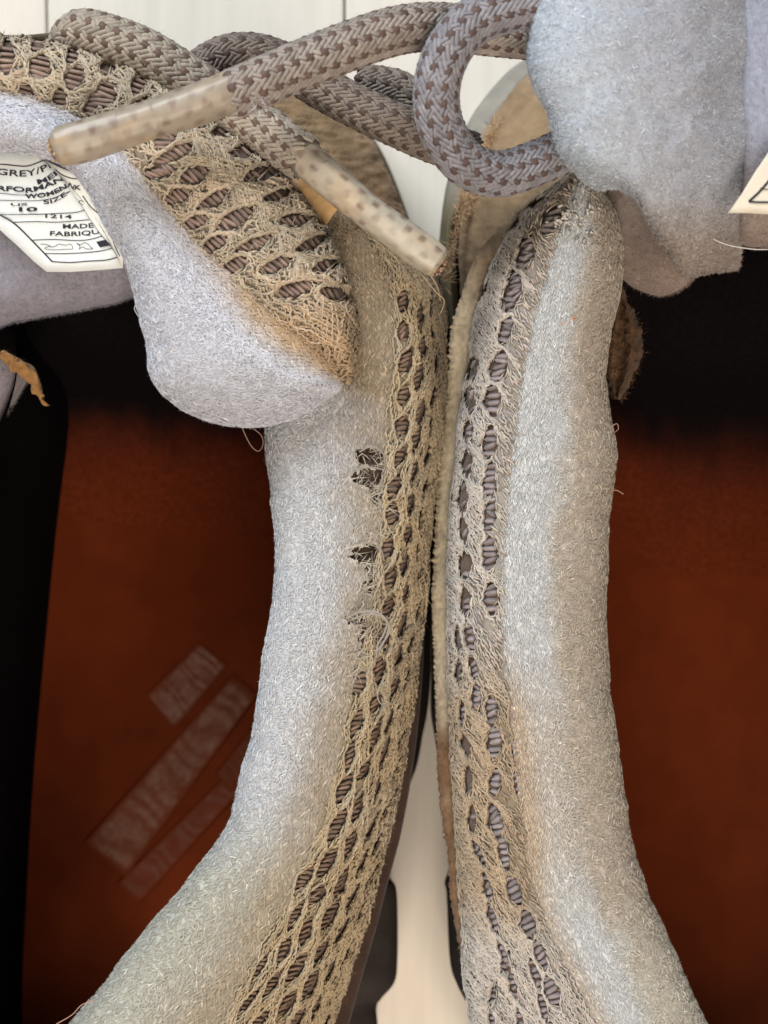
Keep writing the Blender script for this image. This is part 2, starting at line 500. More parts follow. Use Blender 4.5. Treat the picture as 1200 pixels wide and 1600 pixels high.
def lining(name, parent, surf, n, colf, seed, L=.085, w=.012, yarn=.5, lift=(.0, .2), pref=None, prefw=0.0, holes=None, label=None, edge=9000):
    """padded lining with its pile of short shiny fibres"""
    r = rng(seed)
    mask = (lambda x, y: ~holes.inside(x, y, 1.0)) if holes is not None else None
    part = surf.mesh(name, M_base, parent, lambda x, y, v: colf(x, y, v) * 1.0, mask=mask, label=label)
    S = surf.sample(n, r); N = n
    if holes is not None:
        k = ~holes.inside(S['px'], S['py'], 1.3); S = {q: v[k] for q, v in S.items()}; N = int(k.sum())
    a = r.random(N) * 6.283
    t = S['tu'] * np.cos(a)[:, None] + S['tv'] * np.sin(a)[:, None]
    wt = np.zeros(N)
    if pref is not None:
        pw = pref(S['px'], S['py'], S['v'])
        t = norm(t * (1 - pw[1])[:, None] + norm(S['tu'] * np.cos(pw[0])[:, None] + S['tv'] * np.sin(pw[0])[:, None]) * pw[1][:, None]); wt = pw[1]
    d = norm(t + S['n'] * r.uniform(lift[0], lift[1], N)[:, None])
    c0 = colf(S['px'], S['py'], S['v'])
    cl = fbm(S['px'] / 9, S['py'] / 9, 2)            # clumps of the pile
    c = c0 * (r.uniform(.9, 1.12, N) * (.90 + .22 * cl))[:, None]
    glint = r.random(N) < .035
    c[glint] = np.clip(c[glint] * 1.5 + .1, 0, .92)  # glints painted into the colour of a few fibres
    c = np.clip(c, 0, .92)
    big = r.random(N) < yarn * np.clip(1.6 * wt, .08, 1)
    sm = ~big
    q = lambda m: (S['p'][m] + S['n'][m] * (.005 + .02 * (cl[m] - .3))[:, None], S['n'][m], d[m])
    p1, n1, d1 = q(sm); k1 = int(sm.sum())
    parts = [spread(ribbons(p1, n1, d1, L * r.uniform(.5, 1.3, k1), w * r.uniform(.5, 1.1, k1) * (.55 + .45 * np.minimum(1, wt[sm] * 2)), np.full(k1, .22), r), c[sm])]
    p2, n2, d2 = q(big); k2 = int(big.sum())
    if k2:
        d2 = norm(d2 - n2 * (d2 * n2).sum(-1, keepdims=True) * .8)
        parts.append(spread(spindles(p2 + n2 * .003, n2, d2, L * 1.45 * r.uniform(.7, 1.3, k2), w * .46 * r.uniform(.8, 1.2, k2), .22), c[big]))
    # a few longer hairs that break the outline
    S = surf.sample(edge, r); d = norm(r.normal(size=(edge, 3)) + S['n'] * 1.2)
    parts.append(spread(ribbons(S['p'], S['n'], d, .032 * r.uniform(.4, 1.8, edge), np.full(edge, .003), np.full(edge, .8), r),
                        colf(S['px'], S['py'], S['v']) * 1.1))
    V, F, C = join(parts)
    build('pile', V, F, M_fibre, part, C, kind='stuff')
    return part

def path_strip(parent, name, mat, pts, width, z0=None, col=None, thick=.01, n=60, **kw):
    pass

def tube(pts, rad, ns=12, n=120, world=False, squash=1.0, prof=None, cap=True):
    P = np.asarray(pts, float)
    if not world: P = W(P[:, 0], P[:, 1], P[:, 2])
    C = cr(P, np.linspace(0, len(P) - 1, n * 4))
    s = np.r_[0, np.cumsum(np.linalg.norm(np.diff(C, axis=0), axis=1))]
    t = np.linspace(0, s[-1], n); C = np.stack([np.interp(t, s, C[:, k]) for k in range(3)], 1)
    T = norm(np.gradient(C, axis=0))
    up = np.array([0, 0, 1.]); Nn = []
    v = norm(np.cross(np.cross(T[0], up), T[0]))
    for k in range(n):
        v = norm(v - T[k] * (v @ T[k])); Nn.append(v)
    Nn = np.array(Nn); B = np.cross(T, Nn)
    a = np.arange(ns) / ns * 2 * math.pi
    R = rad if prof is None else rad * prof(np.linspace(0, 1, n))[:, None]
    X = C[:, None] + (Nn[:, None] * np.cos(a)[None, :, None] * squash + B[:, None] * np.sin(a)[None, :, None]) * (R if np.ndim(R) == 0 else R[:, :, None])
    i = np.arange(n * ns).reshape(n, ns); j = np.roll(i, -1, 1)
    F = np.stack([i[:-1], i[1:], j[1:], j[:-1]], -1).reshape(-1, 4)[:, ::-1]
    V = X.reshape(-1, 3); fs = [F]
    if cap:
        V = np.concatenate([V, C[:1], C[-1:]]); m = n * ns
        fs.append(np.stack([np.full(ns, m), i[0], j[0]], -1)[:, ::-1] * 1)
        fs.append(np.stack([np.full(ns, m + 1), j[-1], i[-1]], -1)[:, ::-1] * 1)
    return V, fs, dict(C=C, T=T, N=Nn, B=B, s=s[-1], n=n, ns=ns)

def lace(parent, pts, seed, rad=.33, light=(150, 140, 128), dark=(96, 76, 66), n_col=18, dl=.112, name='lace', label=None):
    """round braided lace: a core and every visible braid float as its own plump shape"""
    r = rng(seed)
    V, F, f = tube(pts, rad * .86, 16, 160)
    core = build(name, V, F, M_lace, parent, np.tile(lin(*light) * .35, (len(V), 1)), label=label)
    rows = int(f['s'] / dl)
    J, I = np.meshgrid(np.arange(rows), np.arange(n_col), indexing='ij')
    J = J.ravel(); I = I.ravel()
    pos = (J + .5 * (I % 2) + .15) * dl + 0
    pos = np.clip(pos, 0, f['s'] - .001)
    t = pos / f['s'] * (f['n'] - 1)
    g = lambda A: np.stack([np.interp(t, np.arange(f['n']), A[:, k]) for k in range(3)], 1)
    C, T, N_, B = g(f['C']), norm(g(f['T'])), norm(g(f['N'])), norm(g(f['B']))
    th = (I + .0) / n_col * 2 * math.pi + pos * .12
    out = N_ * np.cos(th)[:, None] + B * np.sin(th)[:, None]
    tang = np.cross(T, out)
    sg = np.where(I % 2 == 0, 1, -1)
    brown = (I % 2 == 0) & ((J - I // 2) % 2 == 0)
    an = np.radians(33) * sg * np.where(brown, .3, 1) + r.normal(size=len(J)) * .07
    d = norm(T * np.cos(an)[:, None] + tang * np.sin(an)[:, None])
    c = np.where(brown[:, None], lin(*dark) * .76, lin(*light) * .82) * r.uniform(.82, 1.16, len(J))[:, None]
    hgt = np.where(brown, .004, .0)
    p = C + out * (rad * .93 + hgt)[:, None]
    w = 2 * math.pi * rad / n_col
    parts = []
    for m_, Ls, rs, h in ((~brown, dl * 2.0, w * .60, 0.0), (brown, dl * 1.45, w * 1.12, .003)):
        k = int(m_.sum())
        for o_ in ((-.27, .27) if rs < w * .8 else (0,)):
            sd = np.cross(d[m_], out[m_]) * (w * 1.0 * o_)
            parts.append(spread(pads(p[m_] + out[m_] * h + sd, out[m_], d[m_], Ls * r.uniform(.93, 1.07, k), rs * r.uniform(.92, 1.08, k), np.full(k, .028)), c[m_] * r.uniform(.93, 1.07, k)[:, None]))
    V, F, Cc = join(parts)
    build('braid_floats', V, F, M_lace, core, Cc, kind='stuff')
    # fuzz
    m = 1400; k = r.integers(0, len(J), m)
    dd = norm(out[k] + r.normal(size=(m, 3)) * .9)
    V, F, Cc = join([spread(ribbons(p[k], out[k], dd, .07 * r.uniform(.5, 1.4, m), np.full(m, .004), np.full(m, .6), r), np.tile(lin(*light) * 1.3, (m, 1)))])
    build('loose_fuzz', V, F, M_fibre, core, Cc, kind='stuff')
    return core

# ================================================================== LEFT SHOE
# ---- collar (rows run down the photograph)
# py, inner edge, knit boundary, outer edge, height of crest
LC = np.array([
 [300, 492, 520, 556, 7.3],
 [340, 486, 545, 600, 7.6],
 [400, 478, 590, 655, 7.8],
 [470, 470, 612, 688, 7.9],
 [560, 440, 612, 694, 8.0],
 [660, 418, 604, 690, 8.1],
 [760, 424, 600, 678, 8.1],
 [840, 432, 594, 668, 8.1],
 [930, 428, 584, 662, 8.1],
 [1020, 414, 566, 650, 8.1],
 [1110, 400, 543, 640, 8.1],
 [1200, 381, 526, 626, 8.05],
 [1290, 356, 500, 608, 8.0],
 [1370, 300, 464, 587, 7.95],
 [1450, 232, 424, 564, 7.9],
 [1530, 168, 384, 540, 7.85],
 [1610, 103, 338, 512, 7.8],
 [1700, 30, 290, 500, 7.75]], float)
def collarL(row):
    y, B, D, E, z = row; w = D - B; k = E - D
    return [(B + 34, y, z - 2.6), (B + 6, y, z - 1.15), (B, y, z - .75), (B + .10 * w, y, z - .30), (B + .30 * w, y, z - .05),
            (B + .6 * w, y, z + .02), (B + .85 * w, y, z), (D, y, z - .02), (D + .3 * k, y, z - .12), (D + .6 * k, y, z - .38),
            (D + .85 * k, y, z - .85), (E, y, z - 1.5), (E - 5, y, z - 2.3), (E - 24, y, z - 3.6)]
TL = [collarL(r_) for r_ in LC]
lump = lambda x, y: .05 * (fbm(x / 90 + 7, y / 60, 2) - .5) + .04 * (fbm(x / 40, y / 40, 2) - .5) + .012 * (fbm(x / 10, y / 10, 2) - .5)
# torn places in the collar
torn = Holes([(580, 714, 20, 14, .2), (577, 746, 21, 13, -.1), (587, 774, 14, 9, 1.2), (604, 796, 9, 6, 1.2), (574, 866, 22, 13, .1), (582, 894, 13, 10, 1.3), (574, 920, 12, 8, 1.3),
              (566, 966, 24, 8, -.15), (573, 998, 24, 10, 1.5), (604, 972, 10, 9, 1.2), (560, 1052, 14, 9, 1.5), (598, 832, 10, 7, 1), (592, 928, 9, 7, 1.2), (566, 1024, 10, 8, 1)], 2, .65)

rL = rng(11)
holesL = []
for kk, (off, b_) in enumerate([(13, 3.5), (31, 6.5), (55, 9.5), (83, 10), (112, 9), (140, 7)]):
    y_ = 470 + 25 * (kk % 2)
    while y_ < 1660:
        D_, E_ = np.interp(y_, LC[:, 0], LC[:, 2]), np.interp(y_, LC[:, 0], LC[:, 3])
        x_ = E_ - off - (6 if y_ < 900 else 0)
        D2, E2 = np.interp(y_ + 20, LC[:, 0], LC[:, 2]), np.interp(y_ + 20, LC[:, 0], LC[:, 3])
        an_ = math.atan2(20, (E2 - E_) if off < 60 else .5 * (E2 - E_ + D2 - D_))
        low_ = sstep(900, 1300, y_)
        if x_ > D_ + 4:
            holesL.append((x_ + rL.normal() * 1.5, y_ + rL.normal() * 2.5, (20 + 6 * low_) * rL.uniform(.8, 1.12), b_ * (1.08 - .1 * low_) * rL.uniform(.75, 1.1), an_ + .16 + rL.normal() * .07, 0))
        y_ += 48 + 8 * low_
HL = Holes(holesL)
def colKL(x, y, v):
    f = sstep(1, 0, (y - 600) / 500)
    c = lin(172, 155, 126)[None] * np.ones(x.shape + (3,))
    n = fbm(x / 50 + 3, y / 50, 3)[..., None]
    c = c * (1 - .5 * sstep(.45, .75, n)) + lin(170, 158, 140) * .5 * sstep(.45, .75, n)
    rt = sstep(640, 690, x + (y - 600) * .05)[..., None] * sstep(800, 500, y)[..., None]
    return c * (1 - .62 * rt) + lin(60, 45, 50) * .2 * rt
def colLL(x, y, v):
    # off-white, soiled tan towards the knit
    D = np.interp(y, LC[:, 0], LC[:, 2]); B = np.interp(y, LC[:, 0], LC[:, 1])
    t = (x - B) / (D - B) + .25 * (fbm(x / 30, y / 45, 3) - .5)
    top = sstep(640, 560, y)
    k = np.clip(sstep(.38, 1.0, t) * .85 + top * sstep(.1, .6, t), 0, 1)[..., None]
    a = lin(200, 202, 205) * np.ones(x.shape + (3,))
    low = sstep(1200, 1420, y)[..., None]
    a = a * (1 - low) + lin(188, 187, 176) * low
    b = lin(170, 155, 132)
    return a * (1 - k) + b * k
S_all = Surf(TL, 900, 150, (0, 7), bump=lump)
def prefL(x, y, v):
    t = sstep(2.5, 6.2, v)
    return (math.pi * 0 + np.where(np.sin(x * .9) > 0, .42, -.42), .2 + .72 * t)
lining('collar_lining', left, S_all, 66000, colLL, 21, pref=prefL, holes=torn, yarn=.8, w=.015, L=.095)
S_kn = Surf(TL, 640, 110, (6.9, 13), bump=lump)
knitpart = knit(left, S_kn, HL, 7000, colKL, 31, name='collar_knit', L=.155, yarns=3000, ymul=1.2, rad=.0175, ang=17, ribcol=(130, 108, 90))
# dark stuffing behind the torn places
S_in = Surf(TL, 200, 30, (4, 8.2))
S_in.mesh('collar_foam', M_rib, left, lambda x, y, v: lin(78, 62, 50) * (.4 + fbm(x / 5, y / 5, 2))[..., None], off=-.17)
# frayed yarn round the torn places
def frays(parent, surf, H, seed, per=26, col=(182, 172, 156), L=.22, w=.013, h=.03):
    r = rng(seed); px0, py0 = toP(surf.G); flat = np.stack([px0.ravel(), py0.ravel()], 1)
    Gf = surf.G.reshape(-1, 3); Nf = surf.N.reshape(-1, 3); P, Nn, D = [], [], []
    for (cx, cy, a, b, an) in H.L:
        for q in range(per):
            t = r.random() * 6.283; rr_ = r.uniform(.8, 1.7)
            X, Y = a * math.cos(t) * rr_, b * math.sin(t) * rr_
            x = cx + X * math.cos(an) - Y * math.sin(an); y = cy + X * math.sin(an) + Y * math.cos(an)
            k = np.argmin((flat[:, 0] - x) ** 2 + (flat[:, 1] - y) ** 2)
            P.append(Gf[k] + Nf[k] * h * r.random()); Nn.append(Nf[k])
            dx, dy = cx - x, cy - y; ll = math.hypot(dx, dy) + 1e-6
            s = r.normal() * .8
            D.append([dx / ll + s * dy / ll, -(dy / ll) + s * dx / ll, r.uniform(-.1, .3)])
    P, Nn, D = map(np.array, (P, Nn, D)); n = len(P)
    c = lin(*col) * r.uniform(.6, 1.2, n)[:, None]
    V, F, C = join([spread(ribbons(P, Nn, norm(D), L * r.uniform(.5, 1.5, n), w * r.uniform(.5, 1.3, n), np.full(n, .5), r), c)])
    return build('frayed_yarn', V, F, M_fibre, parent, C, kind='stuff')
frays(left, S_all, torn, 41)
def thread(parent, pts, rad, col, name='loose_thread', mat=None):
    V, F, _ = tube(pts, rad, 5, 50)
    return build(name, V, F, mat or M_fibre, parent, np.tile(lin(*col), (len(V), 1)))
# yarn pulled out of the big tear
for k, pts in enumerate([[(548, 962, 8.2), (565, 956, 8.3), (590, 958, 8.34), (604, 972, 8.3), (600, 990, 8.25), (590, 1008, 8.22), (588, 1028, 8.15)],
                         [(550, 968, 8.18), (572, 960, 8.3), (594, 962, 8.36), (607, 978, 8.3), (603, 996, 8.25), (594, 1014, 8.24), (592, 1024, 8.1)],
                         [(556, 958, 8.18), (580, 954, 8.3), (600, 964, 8.36), (609, 984, 8.3), (600, 1002, 8.25), (588, 1018, 8.2)],
                         [(562, 706, 8.15), (580, 698, 8.26), (598, 708, 8.2), (602, 722, 8.1)],
                         [(558, 732, 8.15), (576, 730, 8.24), (596, 733, 8.2)], [(557, 852, 8.12), (575, 848, 8.24), (594, 856, 8.2), (600, 876, 8.1)],
                         [(600, 1060, 8.1), (590, 1085, 8.2), (596, 1100, 8.2), (612, 1098, 8.05)]]):
    thread(left, pts, .015 if k < 5 else .011, (150, 142, 132), name='pulled_yarn', mat=M_yarn)

# ---- dark lower side of the left shoe and its sole
def side_loft(rows, name, mat, parent, colf, nu=200, nv=30, flip=False, bump=None, **k):
    s = Surf(rows, nu, nv, flip=flip, bump=bump); s.mesh(name, mat, parent, colf, **k); return s
flatcol = lambda c, n=.25, sc=25: (lambda x, y, v: lin(*c) * (1 - n + 2 * n * fbm(x / sc, y / sc, 3))[..., None])
rows = []
for y, b in [(400, 640), (500, 668), (700, 664), (900, 664), (1000, 663), (1100, 657), (1200, 645), (1300, 627), (1380, 606), (1450, 588), (1540, 562), (1620, 540), (1720, 510)]:
    rows.append([(b - 40, y, 6.3), (b - 8, y, 6.1), (b, y, 5.7), (b - 4, y, 4.2), (b - 10, y, 3.0)])
side_loft(rows, 'side_panel', M_suede, left, flatcol((66, 48, 38)))
rows = []
for y, b in [(380, 640), (470, 668), (700, 673), (1000, 673), (1050, 673), (1110, 668), (1150, 660), (1200, 650), (1270, 622), (1330, 602), (1366, 606), (1385, 618), (1420, 621), (1500, 621), (1535, 616), (1560, 596), (1575, 588), (1620, 588), (1720, 560)]:
    rows.append([(b - 70, y, 3.4), (b - 8, y, 3.0), (b, y, 2.6), (b - 2, y, 1.2), (b - 5, y, .02)])
side_loft(rows, 'outsole', M_rubber, left, flatcol((42, 36, 32)), nu=300)

# ---- forefoot behind the tongue
rows = []
for y, b in [(112, 470), (124, 500), (150, 535), (190, 566), (240, 598), (300, 624), (360, 644), (430, 660), (520, 668)]:
    rows.append([(b - 260, y, 6.4), (b - 120, y, 5.8), (b - 40, y, 5.0), (b - 14, y, 4.4), (b - 8, y, 4.1)])
side_loft(rows, 'vamp', M_suede, left, lambda x, y, v: lin(160, 134, 102) * (.5 + .7 * fbm(x / 22, y / 22, 3))[..., None], bump=lambda x, y: .08 * fbm(x / 9, y / 9, 2))
rows = []
for y, b in [(112, 470), (124, 500), (150, 535), (190, 566), (240, 598), (300, 624), (360, 644), (430, 660), (520, 668)]:
    rows.append([(b - 26, y, 4.05), (b - 12, y, 4.25), (b - 2, y, 4.0), (b, y, 3.2), (b, y, 1.5), (b - 4, y, .02)])
side_loft(rows, 'rand', M_rubber, left, flatcol((104, 96, 78)))

# eyestay pieces beside the tongue
rows = [[(330, 174, 8.2), (346, 180, 8.35), (364, 186, 8.0)], [(380, 226, 8.2), (398, 218, 8.4), (424, 222, 8.0)],
        [(436, 284, 8.2), (456, 262, 8.35), (482, 256, 8.0)], [(480, 340, 8.1), (502, 304, 8.2), (534, 300, 7.9)], [(510, 350, 7.9), (530, 325, 8.0), (566, 335, 7.7)]]
side_loft(rows, 'eyestay', M_suede, left, lambda x, y, v: (lin(205, 190, 168) * (1 - sstep(455, 475, x))[..., None] + lin(184, 152, 108) * sstep(455, 475, x)[..., None]) * (.8 + .4 * fbm(x / 12, y / 12, 3))[..., None],
          bump=lambda x, y: .04 * fbm(x / 12, y / 12, 2))
rows = [[(-40, 64, 7.3), (-40, 50, 7.6), (-40, 110, 7.0)], [(20, 62, 7.5), (30, 58, 7.9), (60, 110, 7.4)], [(120, 56, 7.5), (126, 53, 7.9), (130, 130, 7.4)],
        [(196, 62, 7.6), (200, 64, 8.0), (190, 150, 7.4)], [(262, 88, 7.6), (266, 92, 8.0), (250, 180, 7.4)], [(325, 130, 7.6), (328, 136, 7.9), (300, 220, 7.4)]]
side_loft(rows, 'facing_edge', M_suede, left, flatcol((92, 82, 66)))

# ---- tongue
TT = []
tz = 9.3
for O, K, Mm, I, dz in [((-60, 57), (-60, 132), (-60, 185), (-60, 236), 0), ((0, 60), (0, 138), (0, 190), (0, 238), 0), ((120, 78), (100, 168), (80, 212), (66, 248), 0),
      ((240, 125), (182, 218), (156, 256), (118, 286), 0), ((340, 190), (236, 290), (205, 335), (160, 352), 0), ((425, 262), (303, 372), (262, 425), (200, 428), .0),
      ((492, 345), (378, 442), (318, 500), (228, 525), -.05), ((534, 425), (440, 500), (375, 560), (240, 592), -.12), ((550, 505), (492, 542), (430, 592), (292, 644), -.3),
      ((549, 556), (524, 570), (480, 606), (372, 665), -.5), ((542, 588), (536, 586), (515, 606), (452, 656), -.8), ((542, 600), (540, 600), (532, 606), (510, 628), -1.3)]:
    O, K, Mm, I = map(np.array, (O, K, Mm, I)); z = tz + dz
    mix = lambda a, b, t: a + (b - a) * t
    row = [(*(mix(O, K, .12)), z - 1.9), (*O, z - 1.1), (*mix(O, K, .12), z - .55), (*mix(O, K, .45), z - .12), (*mix(O, K, .8), z - .1), (*K, z - .16),
           (*mix(K, Mm, .5), z - .02), (*Mm, z + .08), (*mix(Mm, I, .55), z - .02), (*mix(Mm, I, .88), z - .38), (*I, z - .85), (*mix(Mm, I, .92), z - 1.35), (*mix(Mm, I, .6), z - 1.5)]
    TT.append(row)
rT = rng(13)
hT = []
hT += column([(8, 96), (90, 110), (180, 158), (258, 212)], 56, 26, 17, 80, rT, 2)
hT += column([(272, 240), (318, 292), (372, 350), (412, 396), (452, 440), (470, 470)], 47, 30, 13, 108, rT, 2)
hT += column([(40, 150), (115, 155), (165, 178), (222, 240)], 54, 22, 13, 80, rT, 2)
hT += column([(250, 268), (272, 300), (320, 362), (362, 410), (400, 440)], 47, 24, 12, 108, rT, 2)
hT += column([(60, 74), (150, 103), (240, 148), (320, 196)], 56, 18, 12, 85, rT, 2)
hT += column([(345, 205), (385, 246), (440, 318), (488, 390), (516, 440), (526, 500)], 45, 26, 11, 108, rT, 2)
HT = Holes(hT, 1.7)
S_tk = Surf(TT, 520, 110, (0, 5.15), flip=False, bump=lambda x, y: .02 * (fbm(x / 25, y / 25, 2) - .5))
flipT = S_tk.N[200, 60, 2] < 0
S_tk = Surf(TT, 520, 110, (0, 5.15), flip=flipT, bump=lambda x, y: .02 * (fbm(x / 25, y / 25, 2) - .5))
def colKT(x, y, v):
    n = fbm(x / 40 + 9, y / 40, 3)[..., None]; k = sstep(400, 560, y)[..., None]
    c = lin(186, 172, 150) * (1 - k) + lin(176, 152, 122) * k
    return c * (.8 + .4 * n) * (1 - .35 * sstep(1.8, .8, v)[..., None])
knit(left, S_tk, HT, 6000, colKT, 33, name='tongue_knit', ang=38, swing=30, ymul=1.15, yarns=3000, base_h=.07, L=.125, rad=.019, ribcol=(148, 126, 114), ribstep=9, riblen=1.05, ribabs=lambda x: 15 if x < 260 else 44)
def colTL(x, y, v):
    K = sstep(6.6, 5.2, v)
    n = fbm(x / 30, y / 30, 3)
    k = np.clip(K * (.5 + .7 * n) * sstep(380, 520, y) + .35 * sstep(6, 5.2, v), 0, 1)[..., None]
    return lin(202, 205, 214) * (1 - k) + lin(184, 160, 130) * k
S_tl = Surf(TT, 420, 80, (5.05, 12), flip=flipT, bump=lambda x, y: .05 * (fbm(x / 50, y / 50, 2) - .5))
def prefT(x, y, v):
    return (np.where(np.sin(y * 1.1) > 0, .35, -.35), .12 + .75 * sstep(8, 5.5, v))
lining('tongue_lining', left, S_tl, 70000, colTL, 23, pref=prefT, yarn=.6, w=.016)
HTt = Holes([(515, 575, 12, 9, .3), (488, 560, 7, 5, .2)], 2)
# lower fold of the lining, under the label
rows = []
for x, y in [(-60, 545), (0, 512), (40, 500), (90, 490), (150, 480), (200, 466), (240, 450), (300, 430)]:
    rows.append([(x, 280, 8.0), (x, 330, 8.1), (x, y - 70, 8.05), (x, y - 25, 7.8), (x, y - 4, 7.4), (x, y, 7.1), (x, y - 8, 6.7), (x, y - 60, 6.6)])
S_lf = Surf(rows, 200, 50, bump=lambda x, y: .09 * (fbm(x / 60, y / 60, 2) - .5))
if S_lf.N[100, 15, 2] < 0: S_lf = Surf(rows, 200, 50, flip=True, bump=lambda x, y: .09 * (fbm(x / 60, y / 60, 2) - .5))
lining('tongue_underside', left, S_lf, 16000, lambda x, y, v: np.ones(x.shape + (3,)) * lin(142, 140, 150), 24, L=.07, w=.007, yarn=0, lift=(.2, .9))

# ---- size label
lab_z = lambda x, y: 8.75 + .0012 * (x - 90) + .0016 * (y - 330) * -1 + .05 * np.sin((x + y) / 45)
def lab_poly(name, parent, ring, mat, col, zf, thick=.02, inner=None):
    ring = np.array(ring, float); n = len(ring); c = ring.mean(0)
    K = 5; V = []
    for k in range(K + 1):
        q = c + (ring - c) * (k / K) if k else np.repeat(c[None], n, 0)
        V.append(W(q[:, 0], q[:, 1], zf(q[:, 0], q[:, 1])))
    q = ring; V.append(W(q[:, 0], q[:, 1], zf(q[:, 0], q[:, 1]) - thick))
    V = np.concatenate(V); F = []
    for k in range(K + 1):
        for i in range(n):
            F.append([k * n + i, (k + 1) * n + i, (k + 1) * n + (i + 1) % n, k * n + (i + 1) % n])
    return build(name, V, [np.array(F)], mat, parent, np.tile(lin(*col), (len(V), 1)))
def Lp(x, y): return (x / 5.4545, 220 + y / 5.4545)
ring = [Lp(*p) for p in [(-420, 60), (0, 76), (160, 90), (300, 92), (395, 190), (480, 250), (560, 350), (640, 470), (710, 565), (760, 660), (850, 790), (950, 905), (1030, 990),
        (1046, 1085), (800, 1105), (600, 1118), (400, 1118), (290, 1030), (150, 895), (0, 760), (-420, 420)]]
label = lab_poly('size_label', left, ring, M_label, (226, 232, 232), lab_z)
flap_z = lambda x, y: lab_z(x, y) + .03 + .12 * np.clip((x - (88 + (y - 266) * .73)) / 40, 0, 1)
ring = [Lp(*p) for p in [(380, 165), (520, 232), (650, 280), (720, 380), (830, 500), (900, 620), (1000, 740), (1055, 830), (1050, 1000), (1046, 1085), (1020, 985), (955, 900),
        (850, 785), (760, 655), (705, 560), (640, 470), (560, 350), (480, 255)]]
flap = lab_poly('label_fold', left, ring, M_label, (230, 232, 226), flap_z)

def strip(pts, wpx, zf, off=.012):
    P = np.array(pts, float); n = max(8, 6 * len(P)); C = cr(P, np.linspace(0, len(P) - 1, n))
    t = np.gradient(C, axis=0); t /= np.linalg.norm(t, axis=1, keepdims=True) + 1e-9; m = np.stack([-t[:, 1], t[:, 0]], 1) * wpx / 2
    A = C - m; B = C + m
    V = np.concatenate([W(A[:, 0], A[:, 1], zf(A[:, 0], A[:, 1]) + off), W(B[:, 0], B[:, 1], zf(B[:, 0], B[:, 1]) + off)])
    i = np.arange(n - 1); F = np.stack([i, i + n, i + n + 1, i + 1], -1)
    return V, [F], np.zeros((len(V), 3))
def glyphs(text, path, h, zf, off=.012, bold=0.0):
    cu = bpy.data.curves.new('txt', 'FONT'); cu.body = text; cu.size = 1.0; cu.offset = bold; cu.resolution_u = 3
    o = bpy.data.objects.new('txt', cu); scene.collection.objects.link(o)
    dg = bpy.context.evaluated_depsgraph_get(); me = o.evaluated_get(dg).to_mesh()
    v = np.array([x.co[:2] for x in me.vertices]); F = [list(p.vertices) for p in me.polygons]
    o.evaluated_get(dg).to_mesh_clear(); bpy.data.objects.remove(o); bpy.data.curves.remove(cu)
    P = np.array(path, float); C = cr(P, np.linspace(0, len(P) - 1, 40))
    s = np.r_[0, np.cumsum(np.linalg.norm(np.diff(C, axis=0), axis=1))]; s /= s[-1]
    x = (v[:, 0] - v[:, 0].min()) / (v[:, 0].max() - v[:, 0].min())
    c = np.stack([np.interp(x, s, C[:, 0]), np.interp(x, s, C[:, 1])], 1)
    e = 1e-2; c2 = np.stack([np.interp(np.minimum(x + e, 1), s, C[:, 0]) - np.interp(x - e, s, C[:, 0]), np.interp(np.minimum(x + e, 1), s, C[:, 1]) - np.interp(x - e, s, C[:, 1])], 1)
    c2 /= np.linalg.norm(c2, axis=1, keepdims=True)
    up = np.stack([c2[:, 1], -c2[:, 0]], 1)
    q = c + up * (v[:, 1] / .7 * h)[:, None]
    V = W(q[:, 0], q[:, 1], zf(q[:, 0], q[:, 1]) + off)
    T = []
    for f in F:
        for k in range(1, len(f) - 1): T.append([f[0], f[k], f[k + 1]])
    T = np.array(T)
    return V, [T], np.zeros((len(V), 3))
def path(*p): return [Lp(*q) for q in p]
ink = []
ink.append(glyphs('GREY/PI', path((-30, 285), (190, 305), (330, 280), (440, 228)), 9.5, lab_z, bold=.012))
ink.append(glyphs('MEI', path((322, 372), (410, 345), (490, 290)), 7.5, lab_z, bold=.03))
ink.append(glyphs('RFORMAN', path((-25, 425), (150, 432), (250, 440), (400, 400), (545, 335)), 7.5, lab_z, bold=.03))
ink.append(glyphs('WOMEN', path((212, 492), (330, 486), (450, 462), (575, 400)), 7, lab_z, bold=.03))
ink.append(glyphs('SIZE-', path((372, 542), (480, 520), (602, 440)), 6.5, lab_z, bold=.02))
ink.append(glyphs('US', path((90, 552), (160, 556), (235, 550)), 3.6, lab_z, bold=.02))
ink.append(glyphs('10', path((160, 602), (240, 603), (320, 600)), 6.5, lab_z, bold=.03))
ink.append(glyphs('1214', path((385, 656), (500, 662), (612, 664)), 6, lab_z, bold=.015))
ink.append(glyphs('MADE', path((535, 748), (660, 748), (800, 738)), 7, lab_z, bold=.02))
ink.append(glyphs('FABRIQU', path((425, 808), (640, 812), (850, 790)), 7, lab_z, bold=.02))
ink.append(glyphs('T', path((975, 962), (1000, 958)), 3, lab_z, bold=.02))
ink.append(glyphs('NK', path((575, 392), (630, 415), (690, 418)), 7, flap_z, bold=.03))
ink.append(glyphs('C', path((665, 530), (705, 548)), 6, flap_z))
for pts, w in [([(-300, 190), (0, 200), (130, 212), (240, 215), (375, 165)], 1.6), ([(-300, 440), (0, 448), (150, 462), (300, 462), (450, 440), (570, 402)], 1),
               ([(-300, 505), (0, 508), (200, 512), (350, 508), (480, 480), (592, 432)], 1), ([(0, 630), (250, 630), (500, 620), (640, 612), (722, 590)], 1.2),
               ([(112, 696), (300, 690), (500, 694), (760, 672)], 1.2), ([(272, 848), (450, 842), (650, 850), (770, 840), (872, 810)], 1.2),
               ([(385, 962), (550, 962), (700, 955), (850, 940), (968, 912)], 1.2), ([(445, 1030), (600, 1038), (750, 1026), (900, 1018), (1022, 988)], 1.5),
               ([(-300, 480), (0, 632), (130, 712), (270, 848), (445, 1030)], 2.2)]:
    ink.append(strip(path(*pts), w, lab_z))
